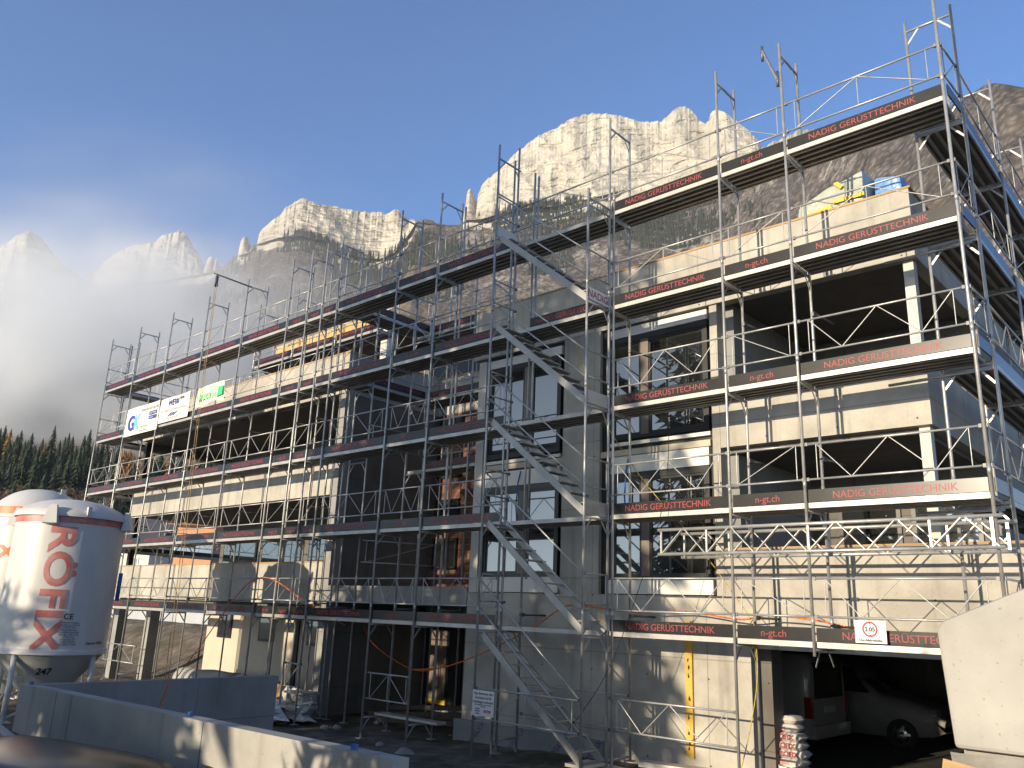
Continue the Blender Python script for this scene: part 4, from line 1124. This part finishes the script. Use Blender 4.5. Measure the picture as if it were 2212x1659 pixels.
# ================================================================== GROUND, HILLS, MOUNTAINS
def sstep(a, b, x):
    t = min(1, max(0, (x - a) / (b - a))); return t * t * (3 - 2 * t)
def gz(x, y):
    z = -2.2 - .25 * sstep(0, -9, x)
    z += 1.75 * sstep(2.8, 7.5, y) * sstep(-15.5, -20, x)
    if -40 < x < 1.5 and -6 < y < 9:
        z += (noise.noise(Vector((x * 1.1, y * 1.1, 0))) * .07 + noise.noise(Vector((x * 4, y * 4, 3))) * .03) * sstep(1.5, 0, x) * (1 if y < 1.2 or x < -11 else .4)
    return z
def axis(lo, hi, flo, fhi, step):
    a = [flo + step * k for k in range(int((fhi - flo) / step) + 1)]
    d, v, pre = step, flo, []
    while v > lo: d *= 1.35; v -= d; pre.append(max(v, lo))
    post = []; d, v = step, fhi
    while v < hi: d *= 1.35; v += d; post.append(min(v, hi))
    return pre[::-1] + a + post
gx, gy = axis(-3000, 1400, -34, 12, .45), axis(-58, 2900, -16, 14, .45)
b = MB()
for y in gy:
    for x in gx: b.v.append((x, y, gz(x, y)))
n = len(gx)
for j in range(len(gy) - 1):
    for i in range(n - 1): b._f((j * n + i, j * n + i + 1, (j + 1) * n + i + 1, (j + 1) * n + i), True)
def ground_mat():
    m, nn, l, bs = nt('soil_and_grass')
    bs.inputs['Roughness'].default_value = .95; bs.inputs['Specular IOR Level'].default_value = .15
    tc = nn.new('ShaderNodeTexCoord')
    def nz(s, d=8):
        q = nn.new('ShaderNodeTexNoise'); q.inputs['Scale'].default_value = s; q.inputs['Detail'].default_value = d; q.inputs['Roughness'].default_value = .7
        l.new(tc.outputs['Object'], q.inputs[0]); return q.outputs[0]
    c1 = nn.new('ShaderNodeValToRGB')
    for p, c in ((.3, (.075, .062, .05)), (.5, (.16, .135, .108)), (.72, (.29, .265, .23))):
        e = c1.color_ramp.elements.new(p); e.color = (*c, 1)
    c1.color_ramp.elements.remove(c1.color_ramp.elements[0]); c1.color_ramp.elements.remove(c1.color_ramp.elements[-1])
    l.new(nz(1.6, 12), c1.inputs[0])
    c2 = nn.new('ShaderNodeMix'); c2.data_type = 'RGBA'; c2.inputs[7].default_value = (.055, .06, .025, 1)
    mr = nn.new('ShaderNodeMapRange'); mr.inputs[1].default_value = .52; mr.inputs[2].default_value = .68; mr.inputs[4].default_value = .8
    l.new(nz(.22), mr.inputs[0]); l.new(mr.outputs[0], c2.inputs[0]); l.new(c1.outputs[0], c2.inputs[6]); l.new(c2.outputs[2], bs.inputs['Base Color'])
    bp = nn.new('ShaderNodeBump'); bp.inputs['Strength'].default_value = .8; bp.inputs['Distance'].default_value = .06
    l.new(nz(7, 10), bp.inputs['Height']); l.new(bp.outputs[0], bs.inputs['Normal'])
    return m
tag(b.build('ground', ground_mat()), kind='structure')
b = MB(); b.prism([(-4.6, 12.7), (-4.6, 3.6), (1.98, 1.9), (1.98, .9), (3.1, -6.3), (6.6, -16), (12, -16), (9.3, 1.3), (9.2, 12.7)], 'z', -2.215, -2.155)
tag(b.build('driveway', M['asphalt']), kind='structure')

def azel(px, py):
    v = ray(px, py); return math.atan2(v.x, v.y), math.atan2(v.z, math.hypot(v.x, v.y))
def interp(tab, a):
    if a <= tab[0][0]: return tab[0][1]
    for (a0, v0), (a1, v1) in zip(tab[:-1], tab[1:]):
        if a <= a1: return v0 + (v1 - v0) * (a - a0) / (a1 - a0)
    return tab[-1][1]
def table(pts): return sorted(azel(x, y) for x, y in pts)
def at_polar(az, el, r): return (CAM.x + r * math.sin(az), CAM.y + r * math.cos(az), CAM.z + r * math.tan(el))

SKYL = table([(-220, 620), (-120, 560), (-40, 545), (0, 535), (30, 512), (62, 498), (85, 508), (110, 540), (140, 575), (180, 600), (215, 575), (250, 545), (290, 528), (330, 526), (350, 508), (365, 505), (387, 497), (402, 506), (414, 525), (426, 545), (437, 566), (443, 578), (447, 560), (456, 553), (462, 563), (468, 556), (472, 574),
    (478, 578), (497, 563), (515, 549), (519, 522), (527, 513), (536, 514), (541, 532), (556, 526), (560, 505), (576, 486), (590, 474), (603, 466), (615, 452), (628, 441), (643, 433), (655, 427), (668, 434), (690, 441), (720, 445), (750, 452), (790, 458), (815, 458), (838, 462), (848, 455), (862, 452), (868, 465), (884, 474), (905, 478), (920, 472), (940, 480), (965, 486), (992, 486), (1001, 470), (1005, 446), (1008, 414), (1014, 408), (1020, 412), (1024, 430), (1029, 438), (1033, 420), (1042, 398), (1055, 384), (1070, 374), (1090, 356), (1100, 345), (1112, 332), (1130, 318), (1150, 303), (1168, 290), (1185, 283), (1205, 276), (1222, 262), (1240, 254), (1262, 247), (1290, 245), (1318, 247), (1345, 251), (1372, 260), (1400, 264), (1425, 262), (1441, 253), (1452, 240), (1466, 231), (1481, 230), (1493, 238), (1504, 250), (1512, 261), (1524, 267), (1531, 262), (1534, 245), (1546, 236), (1562, 241), (1580, 252), (1598, 268), (1615, 280), (1634, 300), (1646, 318), (1655, 318), (1668, 306), (1690, 300), (1720, 284), (1750, 279), (1785, 283), (1830, 296), (1880, 306), (1940, 300), (2000, 262), (2060, 225), (2098, 203), (2125, 186), (2150, 180), (2180, 184), (2212, 190), (2300, 200), (2450, 240)])
BASE = table([(-220, 700), (0, 640), (62, 650), (140, 680), (290, 620), (390, 600), (437, 592), (470, 584), (478, 580), (515, 553), (540, 545), (556, 528), (600, 514), (650, 510), (700, 522), (735, 545), (780, 556), (820, 560), (850, 548), (880, 510), (900, 480), (965, 488), (992, 490), (1005, 476), (1040, 474), (1080, 462), (1130, 452), (1165, 446), (1200, 448), (1250, 436), (1300, 424), (1345, 412), (1400, 418), (1450, 424), (1500, 410), (1560, 392), (1620, 366), (1650, 345), (1690, 318), (1720, 300), (1785, 290), (1830, 298), (1880, 307), (1940, 300), (2000, 262), (2060, 225), (2098, 203), (2125, 186), (2150, 180), (2180, 184), (2212, 190), (2450, 240)])
RCL = [(azel(x, 500)[0], r) for x, r in ((-220, 2100), (400, 2100), (500, 1950), (700, 1850), (900, 1800), (1100, 1750), (1500, 1700), (1700, 1500), (1900, 1150), (2212, 950), (2450, 900))]
LOW = R(5.0)
NA, NS, NC, NB = 1000, 60, 90, 6
A0, A1 = azel(-210, 600)[0], azel(2440, 300)[0]
verts, faces, cliff = [], [], []
for i in range(NA + 1):
    az = A0 + (A1 - A0) * i / NA
    es, eb, rb = interp(SKYL, az), interp(BASE, az), interp(RCL, az)
    jag = noise.noise(Vector((az * 160, 0, 0))) * .0022 + noise.noise(Vector((az * 420, 5, 0))) * .0013 + noise.noise(Vector((az * 900, 9, 0))) * .0006
    hcl = max(es - eb, 0)
    kcl = min(1.0, hcl / .012)
    es += jag * (.25 + .75 * kcl)
    for j in range(NS + NC + NB + 1):
        if j <= NS:
            s = j / NS; e = LOW + (eb - LOW) * s; r = 330 + (rb - 330) * s ** .9; c = 0.0
        elif j <= NS + NC:
            s = (j - NS) / NC; e = eb + (max(es, eb + .0004) - eb) * s; r = rb + 160 * kcl * s + 40 * s; c = kcl
        else:
            s = (j - NS - NC) / NB; e = es - .035 * s; r = rb + 200 + 500 * s; c = kcl * .4
        arc = az * rb; zz = r * math.tan(e)
        d = 0.0
        if c > 0.01 and j > NS:
            n1 = noise.noise(Vector((arc / 130, zz / 300, 1.3)))
            n2 = noise.noise(Vector((arc / 52, zz / 110, 7.7)))
            n3 = noise.noise(Vector((arc / 20, zz / 24, 4.1)))
            n5 = noise.noise(Vector((arc / 5, zz / 9, 8.8)))
            led = noise.noise(Vector((arc / 130, zz / 15 + n2 * 1.2, 2.2)))
            d = c * (-(1 - abs(n1)) * 55 + abs(n2) * 22 + n3 * 7 + n5 * 2.5 + 5 * sstep(.0, .28, led))
        else:
            g = noise.noise(Vector((arc / 170, zz / 400, 3)))
            d = -abs(g) * 40 * min(1, j / 12) + noise.noise(Vector((arc / 40, zz / 60, 9))) * 9 + noise.noise(Vector((arc / 12, zz / 16, 2))) * 5
        verts.append(at_polar(az, e, max(300, r + d)))
        cliff.append(c if j > NS else max(0, (j - NS + 4) / 4) * kcl)
NR = NS + NC + NB + 1
for i in range(NA):
    for j in range(NR - 1):
        a = i * NR + j; faces.append((a, a + NR, a + NR + 1, a + 1))
me = bpy.data.meshes.new('mountains'); me.from_pydata(verts, [], faces)
at_ = me.attributes.new('rock', 'FLOAT', 'POINT'); at_.data.foreach_set('value', cliff)
me.polygons.foreach_set('use_smooth', [(k % (NR - 1)) < NS for k in range(len(faces))])
def mountain_mat():
    m, n, l, b = nt('limestone_and_wooded_slope')
    b.inputs['Roughness'].default_value = .95; b.inputs['Specular IOR Level'].default_value = .05
    tc = n.new('ShaderNodeTexCoord')
    def nz(s, d=8, st=(1, 1, 1), ro=.62):
        mp = n.new('ShaderNodeMapping'); mp.inputs['Scale'].default_value = st; l.new(tc.outputs['Object'], mp.inputs[0])
        q = n.new('ShaderNodeTexNoise'); q.inputs['Scale'].default_value = s; q.inputs['Detail'].default_value = d; q.inputs['Roughness'].default_value = ro
        l.new(mp.outputs[0], q.inputs[0]); return q.outputs[0]
    def ramp(src, *st):
        r = n.new('ShaderNodeValToRGB')
        while len(r.color_ramp.elements) > 1: r.color_ramp.elements.remove(r.color_ramp.elements[-1])
        r.color_ramp.elements[0].position = st[0][0]; r.color_ramp.elements[0].color = (*st[0][1], 1)
        for p, c in st[1:]:
            e = r.color_ramp.elements.new(p); e.color = (*c, 1)
        l.new(src, r.inputs[0]); return r.outputs[0]
    def mix(f, a, b_, mode='MIX'):
        q = n.new('ShaderNodeMix'); q.data_type = 'RGBA'; q.blend_type = mode
        for s, v in ((0, f), (6, a), (7, b_)):
            if isinstance(v, (int, float)): q.inputs[s].default_value = v
            elif isinstance(v, tuple): q.inputs[s].default_value = v
            else: l.new(v, q.inputs[s])
        return q.outputs[2]
    rock = ramp(nz(.012, 10), (.3, (.48, .445, .37)), (.5, (.61, .57, .475)), (.72, (.69, .64, .53)))
    strata = ramp(nz(.05, 6, (.12, .12, 1)), (.40, (.74, .72, .69)), (.52, (1, 1, 1)))
    rock = mix(.4, rock, strata, 'MULTIPLY')
    crack = ramp(nz(.045, 7, (1, 1, .45)), (.34, (.6, .59, .6)), (.45, (1, 1, 1)))
    rock = mix(.6, rock, crack, 'MULTIPLY')
    # ledges with dead grass
    geo = n.new('ShaderNodeNewGeometry'); sx = n.new('ShaderNodeSeparateXYZ'); l.new(geo.outputs['Normal'], sx.inputs[0])
    flat = n.new('ShaderNodeMapRange'); flat.inputs[1].default_value = .62; flat.inputs[2].default_value = .85; l.new(sx.outputs['Z'], flat.inputs[0])
    rock = mix(flat.outputs[0], rock, (.23, .18, .125, 1))
    wood = ramp(nz(.035, 12, (1, 1, .6), .75), (.34, (.075, .07, .07)), (.5, (.165, .148, .138)), (.66, (.26, .23, .205)))
    vo = n.new('ShaderNodeTexVoronoi'); vo.inputs['Scale'].default_value = .11; l.new(tc.outputs['Object'], vo.inputs[0])
    crowns = ramp(vo.outputs['Distance'], (.1, (1.25, 1.22, 1.2)), (.65, (.35, .34, .36)))
    wood = mix(.8, wood, crowns, 'MULTIPLY')
    patch = ramp(nz(.009, 12, (1, 1, .55), .72), (.545, (0, 0, 0)), (.60, (1, 1, 1)))
    speck = ramp(nz(.075, 8, (1, 1, .6), .8), (.46, (0, 0, 0)), (.54, (1, 1, 1)))
    ps = mix(1.0, patch, speck, 'MULTIPLY')
    wood = mix(ps, wood, (.40, .37, .33, 1))
    meadow = ramp(nz(.004, 6), (.53, (0, 0, 0)), (.62, (1, 1, 1)))
    wood = mix(meadow, wood, mix(.5, wood, (.20, .145, .085, 1)))
    at = n.new('ShaderNodeAttribute'); at.attribute_name = 'rock'
    ad = n.new('ShaderNodeMath'); ad.operation = 'ADD'
    e = n.new('ShaderNodeMapRange'); e.inputs[3].default_value = -.55; e.inputs[4].default_value = .55; l.new(nz(.02, 8), e.inputs[0])
    l.new(at.outputs['Fac'], ad.inputs[0]); l.new(e.outputs[0], ad.inputs[1])
    th = n.new('ShaderNodeMapRange'); th.inputs[1].default_value = .45; th.inputs[2].default_value = .55; l.new(ad.outputs[0], th.inputs[0])
    l.new(mix(th.outputs[0], wood, rock), b.inputs['Base Color'])
    bp = n.new('ShaderNodeBump'); bp.inputs['Strength'].default_value = 1.0; bp.inputs['Distance'].default_value = 6
    l.new(nz(.07, 10, (1, 1, .7), .7), bp.inputs['Height']); l.new(bp.outputs[0], b.inputs['Normal'])
    return m
me.materials.append(mountain_mat())
mo = bpy.data.objects.new('mountains', me); col.objects.link(mo); tag(mo, kind='structure')

# conifers on the ledges and under the cliffs: nobody could count them
random.seed(21)
b = MB()
cand = []
for k in range(60000):
    i = random.randrange(NA); 
    az = A0 + (A1 - A0) * i / NA
    j = random.randrange(8, NS + 3)
    v = Vector(verts[i * NR + j])
    if az > azel(1640, 300)[0] and j > 44: continue
    dn = noise.noise(Vector((v.x / 230, v.y / 230, v.z / 120)))
    near = math.exp(-((NS - 6 - j) / 10) ** 2)
    if dn + near * .45 + random.random() * .3 > .62: cand.append((v, i, j))
    if len(cand) > 6500: break
for v, i, j in cand:
    h = 13 + random.random() * 12; w = h * .17
    a = random.random() * 6
    for (z0, z1, ww) in ((-2, .62, 1.0), (.35, 1.0, .62)):
        i0 = len(b.v)
        for q in range(5): b.v.append((v.x + w * ww * math.cos(a + q * 1.2566), v.y + w * ww * math.sin(a + q * 1.2566), v.z + (h * z0 if z0 > 0 else z0)))
        b.v.append((v.x, v.y, v.z + h * z1))
        for q in range(5): b._f((i0 + q, i0 + (q + 1) % 5, i0 + 5))
M['farwood'] = mat('distant_conifers', (.018, .026, .02), (.036, .046, .032), .9, 0, .01)
tag(b.build('mountain_conifers', M['farwood']), 'dark conifers scattered over the slopes below the pale cliffs', 'conifers', kind='stuff')

# wooded hill at the left
def hill_e(az, r):
    u = min(1, max(0, (r - 62) / 260)); f = 1 - .25 * sstep(R(-52), R(-40), az)
    return math.atan2(-2.45, 62) * (1 - u) + (R(7.6) * f) * u ** .8
b = MB(); NH, NRr = 150, 50
HA0, HA1 = R(-88), R(-8)
def hill_pt(az, r):
    x, y, z = at_polar(az, hill_e(az, r), r)
    return Vector((x, y, z + noise.noise(Vector((x / 22, y / 22, 0))) * 1.6 * min(1, (r - 60) / 40)))
for i in range(NH + 1):
    for j in range(NRr + 1): b.v.append(tuple(hill_pt(HA0 + (HA1 - HA0) * i / NH, 60 + 330 * j / NRr)))
for i in range(NH):
    for j in range(NRr):
        a = i * (NRr + 1) + j; b._f((a, a + NRr + 1, a + NRr + 2, a + 1), True)
M['hill'] = mat('autumn_hillside', (.07, .055, .035), (.15, .11, .06), .95, 0, .12, 10, .5, 1.5)
tag(b.build('hill', M['hill']), kind='structure')

# ------------------------------------------------------------------ trees
def spruce_mesh(h, r, tiers, per, leaves, seed, ls, droop=.35, base=.08, pw=.85, fill=1.0):
    rnd = random.Random(seed); b = MB()
    for t in range(tiers):
        u = (t + rnd.random()) / tiers; z = h * (base + (1 - base) * u)
        L0 = r * (1 - u) ** pw + .02 * h * (1 - u)
        m = max(3, int(per * (.45 + .55 * (1 - u))))
        off = rnd.random() * 6.28
        for k in range(m):
            if rnd.random() > fill: continue
            a = off + 6.283 * k / m + rnd.uniform(-.25, .25); L = L0 * rnd.uniform(.65, 1.08)
            for q in range(leaves):
                s = (q + rnd.random()) / leaves; s = s ** .75
                cx, cy = math.cos(a) * L * s, math.sin(a) * L * s
                cz = z - droop * L * s * (1.2 - .5 * s) + rnd.uniform(-.05, .05) * h * .1
                w = ls * rnd.uniform(.6, 1.25) * (.55 + .45 * (1 - u)); l_ = w * rnd.uniform(1.2, 2.2)
                da = a + rnd.uniform(-.8, .8); tilt = rnd.uniform(-.9, -.1)
                d = Vector((math.cos(da) * math.cos(tilt), math.sin(da) * math.cos(tilt), math.sin(tilt)))
                sd = d.cross(Vector((rnd.uniform(-.5, .5), rnd.uniform(-.5, .5), 1))).normalized()
                c = Vector((cx, cy, cz))
                b.quad(c - sd * w * .5, c + d * l_ * .5 - sd * w * .28, c + d * l_, c + sd * w * .5)
    return b
def tier_mesh(h, r, tiers, pts, seed, pw=.9, rag=.35):
    """distant conifer: overlapping ragged skirts of drooping branches"""
    rnd = random.Random(seed); b = MB()
    for t in range(tiers):
        u = t / tiers; z = h * (.06 + .94 * u); R0 = r * (1 - u) ** pw + .12; dz = h / tiers * 1.9
        n = max(6, int(pts * (.5 + .5 * (1 - u)))); off = rnd.random() * 6.28
        for k in range(n):
            if rnd.random() < .08: continue
            a = off + 6.283 * k / n; L = R0 * rnd.uniform(1 - rag, 1.12); w = 6.283 / n * .5
            tip = (L * math.cos(a), L * math.sin(a), z - dz * rnd.uniform(.15, .5))
            top = (0, 0, z + dz * .62)
            for s in (-1, 1):
                q = (L * .62 * math.cos(a + s * w), L * .62 * math.sin(a + s * w), z - dz * .02 + rnd.uniform(-.1, .1))
                i = len(b.v); b.v += [top, q, tip]; b._f((i, i + 1, i + 2) if s < 0 else (i, i + 2, i + 1))
    return b
def broad_mesh(h, r, nleaf, seed, ls):
    rnd = random.Random(seed); b = MB()
    lobes = [(Vector((rnd.uniform(-.5, .5) * r, rnd.uniform(-.5, .5) * r, h * rnd.uniform(.35, .85))), r * rnd.uniform(.35, .6)) for _ in range(11)]
    for k in range(nleaf):
        c, rr = rnd.choice(lobes)
        v = Vector((rnd.gauss(0, 1), rnd.gauss(0, 1), rnd.gauss(0, 1))).normalized() * rr * rnd.random() ** .4
        p = c + v; d = Vector((rnd.uniform(-1, 1), rnd.uniform(-1, 1), rnd.uniform(-.2, 1))).normalized(); sd = d.orthogonal().normalized()
        w = ls * rnd.uniform(.5, 1.2)
        b.quad(p - sd * w * .3, p + d * w * .8 - sd * w * .15, p + d * w * 1.8, p + sd * w * .3)
    return b
def tree(name, label, cat, crown, m, h, tr, loc, group=None):
    t = thing(name, label, cat, loc, group)
    crown.build('crown', M[m], t, True)
    b = MB(); b.tube((0, 0, -1.0), (0, 0, h * .9), tr, 9, tr * .15)
    rnd = random.Random(h)
    for k in range(7):
        a = rnd.random() * 6.28; z = h * rnd.uniform(.2, .75); L = h * .09
        b.tube((0, 0, z), (L * math.cos(a), L * math.sin(a), z + L * .2), tr * .2, 5, tr * .05)
    b.build('trunk', M['bark'], t, True)
    return t
GR = 'trees of the wooded hillside at the left'
protos = [
    ('spruce', 'dark green spruce on the wooded hillside left of the scaffolding', 'spruce', tree('spruce', 'dark green spruce on the wooded hillside left of the scaffolding', 'spruce', tier_mesh(21, 4.7, 18, 17, 1, .8), 'spruce', 20, .28, (0, 0, 0), GR), 20),
    ('spruce', 'dull bluish spruce on the wooded hillside left of the scaffolding', 'spruce', tree('spruce', 'dull bluish spruce on the wooded hillside left of the scaffolding', 'spruce', tier_mesh(18.5, 4.3, 16, 16, 2, .75), 'spruce_b', 18, .25, (0, 0, 0), GR), 18),
    ('larch', 'orange autumn larch among the spruces on the left hillside', 'larch', tree('larch', 'orange autumn larch among the spruces on the left hillside', 'larch', tier_mesh(18, 4.4, 15, 16, 3, .65, .5), 'larch', 19, .25, (0, 0, 0), GR), 19),
    ('bare_tree', 'bare brown deciduous tree low on the left hillside', 'tree', tree('bare_tree', 'bare brown deciduous tree low on the left hillside', 'tree', broad_mesh(13, 5.0, 1500, 4, .55), 'twig', 13, .2, (0, 0, 0), GR), 13)]
random.seed(33)
first = [True] * 4
def place(kind, az, r, s):
    p = hill_pt(az, r); t = protos[kind][3]
    o = t if first[kind] else copy_tree(t); first[kind] = False
    o.location = (p.x, p.y, p.z - .4); o.rotation_euler = (0, 0, random.random() * 6.28); o.scale = (s, s, s * random.uniform(.9, 1.12))
AZL = azel(-30, 1000)[0]; AZR = azel(640, 1000)[0]
for row, (r, cnt) in enumerate(((300, 60), (280, 56), (258, 52), (234, 46), (206, 36), (176, 24))):
    for k in range(cnt):
        az = AZL + (AZR - AZL) * (k + random.uniform(-.35, .35)) / (cnt - 1)
        u = (az - AZL) / (AZR - AZL)
        q = random.random()
        if u < .34: kind = 2 if q < .06 else (1 if q < .35 else 0)
        else: kind = 2 if q < .38 else (3 if q < .6 else (1 if q < .8 else 0))
        if row > 3: kind = 3 if q < .55 else (1 if q < .8 else 0)
        place(kind, az, r + random.uniform(-9, 9), random.uniform(.5, .82))

# tall spruces behind the photographer, whose shade dapples the middle of the front
big = spruce_mesh(26, 3.2, 46, 17, 8, 9, .62, droop=.45, base=.05, pw=.5)
GB = 'spruces behind the photographer'
t0 = tree('spruce', 'dark spruce standing left of the row behind the photographer', 'spruce', big, 'spruce', 26, .35, (-8.9, -18, -2.5), GB)
for (x, y, s, w, rz, lab) in ((-5.5, -20.5, 1.0, .95, 1.0, 'dark spruce in the middle of the row behind the photographer'), (-4.1, -24, 1.05, .72, 2.2, 'slimmer dark spruce right of the row behind the photographer')):
    o = copy_tree(t0); o.location = (x, y, -2.5); o.scale = (w, w, s); o.rotation_euler = (0, 0, rz); o['label'] = lab
lo = broad_mesh(8.3, 3.6, 2300, 12, .34)
tree('shrub_tree', 'small bushy tree beside the spruces behind the photographer', 'tree', lo, 'spruce_b', 8, .12, (-15.2, -27, -2.6))
he = broad_mesh(5.0, 2.3, 9000, 15, .3)  # unseen shrub, added only to keep direct sun out of the garage
tree('shade_shrub', 'dense shrub added out of view behind the photographer to shade the garage', 'shrub', he, 'spruce', 4, .1, (2.7, -14.6, -2.4))

# far retaining wall, house and sheds beyond the left wing
b = MB(); b.prism([(-75, 9.5), (-13, 7.8), (-13, 8.1), (-75, 9.8)], 'z', -2.5, .9)
tag(b.build('retaining_wall', M['bluegrey']), 'long pale blue-grey retaining wall beyond the ground floor columns', 'wall')
def house(label, c, w, d, h, rz, wm, rm, roofh):
    t = thing('house', label, 'house', c); t.rotation_euler = (0, 0, R(rz))
    MB().box(-w / 2, w / 2, -d / 2, d / 2, -6, h).build('wall', M[wm], t, True)
    r = MB(); e = .5
    r.prism([(-d / 2 - e, h - .15), (0, h + roofh), (d / 2 + e, h - .15), (d / 2 + e, h + .02), (0, h + roofh + .2), (-d / 2 - e, h + .02)], 'x', -w / 2 - e, w / 2 + e)
    r.build('roof', M[rm], t, True)
    for k in range(3):
        f = MB().box(-w / 2 + w * (k + .5) / 3 - .5, -w / 2 + w * (k + .5) / 3 + .5, -d / 2 - .06, -d / 2 + .02, h - 2.1, h - .8).build('window', M['white'], t, True)
        MB().box(-w / 2 + w * (k + .5) / 3 - .4, -w / 2 + w * (k + .5) / 3 + .4, -d / 2 - .08, -d / 2 - .062, h - 2.0, h - .9).build('pane', M['glass'], f, True)
    return t
def gpt(px, py, d):
    v = ray(px, py); k = d / math.hypot(v.x, v.y); return CAM + v * k
p = gpt(446, 1150, 62); house('salmon coloured house with pale eaves seen through the left loggia', (p.x, p.y, p.z - 4.2), 2.6, 3.5, 4.6, 40, 'salmon', 'roof', .5)
p = gpt(300, 1160, 75); house('low house with a dark roof seen past the left corner of the building', (p.x, p.y, p.z - 3.6), 9, 6, 2.6, 20, 'pale', 'darkroof', 2.4)

# ------------------------------------------------------------------ fog and haze
def vol_mat(name, color, dens, aniso=0.0, fog=False, s=2.2):
    m = bpy.data.materials.new(name); m.use_nodes = True; n, l = m.node_tree.nodes, m.node_tree.links; n.clear()
    out = n.new('ShaderNodeOutputMaterial'); v = n.new('ShaderNodeVolumePrincipled')
    v.inputs['Color'].default_value = (*color, 1); v.inputs['Density'].default_value = dens; v.inputs['Anisotropy'].default_value = aniso
    l.new(v.outputs[0], out.inputs['Volume'])
    if fog:
        tc = n.new('ShaderNodeTexCoord'); ln = n.new('ShaderNodeVectorMath'); ln.operation = 'LENGTH'; l.new(tc.outputs['Object'], ln.inputs[0])
        fa = n.new('ShaderNodeMapRange'); fa.interpolation_type = 'SMOOTHSTEP'
        fa.inputs[1].default_value = 1.0; fa.inputs[2].default_value = .35; fa.inputs[3].default_value = 0; fa.inputs[4].default_value = 1
        l.new(ln.outputs['Value'], fa.inputs[0])
        nz = n.new('ShaderNodeTexNoise'); nz.inputs['Scale'].default_value = s; nz.inputs['Detail'].default_value = 4; l.new(tc.outputs['Object'], nz.inputs[0])
        mr = n.new('ShaderNodeMapRange'); mr.inputs[1].default_value = .40; mr.inputs[2].default_value = .60; mr.inputs[3].default_value = .06; mr.inputs[4].default_value = 1.0
        l.new(nz.outputs[0], mr.inputs[0])
        mu = n.new('ShaderNodeMath'); mu.operation = 'MULTIPLY'; l.new(fa.outputs[0], mu.inputs[0]); l.new(mr.outputs[0], mu.inputs[1])
        m2 = n.new('ShaderNodeMath'); m2.operation = 'MULTIPLY'; m2.inputs[1].default_value = dens; l.new(mu.outputs[0], m2.inputs[0]); l.new(m2.outputs[0], v.inputs['Density'])
    return m
def fog(label, px, py, dist, size, dens, s, rz=40):
    c = CAM + ray(px, py).normalized() * dist
    bm = MB(); nn, kk = 36, 18
    for j in range(kk + 1):
        for i in range(nn):
            t, p = 2 * math.pi * i / nn, math.pi * j / kk
            bm.v.append((math.sin(p) * math.cos(t), math.sin(p) * math.sin(t), math.cos(p)))
    for j in range(kk):
        for i in range(nn): bm._f((j * nn + i, (j + 1) * nn + i, (j + 1) * nn + (i + 1) % nn, j * nn + (i + 1) % nn), True)
    o = bm.build('fog_bank', vol_mat('fog', (.935, .962, .99), dens, 0.0, True, s))
    o.location = c; o.scale = size; o.rotation_euler = (0, 0, R(rz))
    return tag(o, label, 'fog', kind='stuff')
def haze():
    b = MB().box(-3150, 1500, -60, 3000, -3.7, 1500)
    o = b.build('haze', vol_mat('thin_haze', (.90, .94, 1.0), .00006))
    return tag(o, 'thin autumn haze filling the valley', 'haze', kind='stuff')
haze()
fog('thick pale fog bank hiding the foot of the left peaks', 95, 800, 1000, (345, 200, 215), .022, 2.0)
fog('thin veil of cloud drifting across the mountain slope beside the fog bank', 520, 690, 1150, (270, 150, 130), .004, 2.6, 35)
fog('faint veil of high mist drifting above the fog bank into the blue sky', 190, 520, 1400, (520, 260, 190), .0011, 2.2, 35)
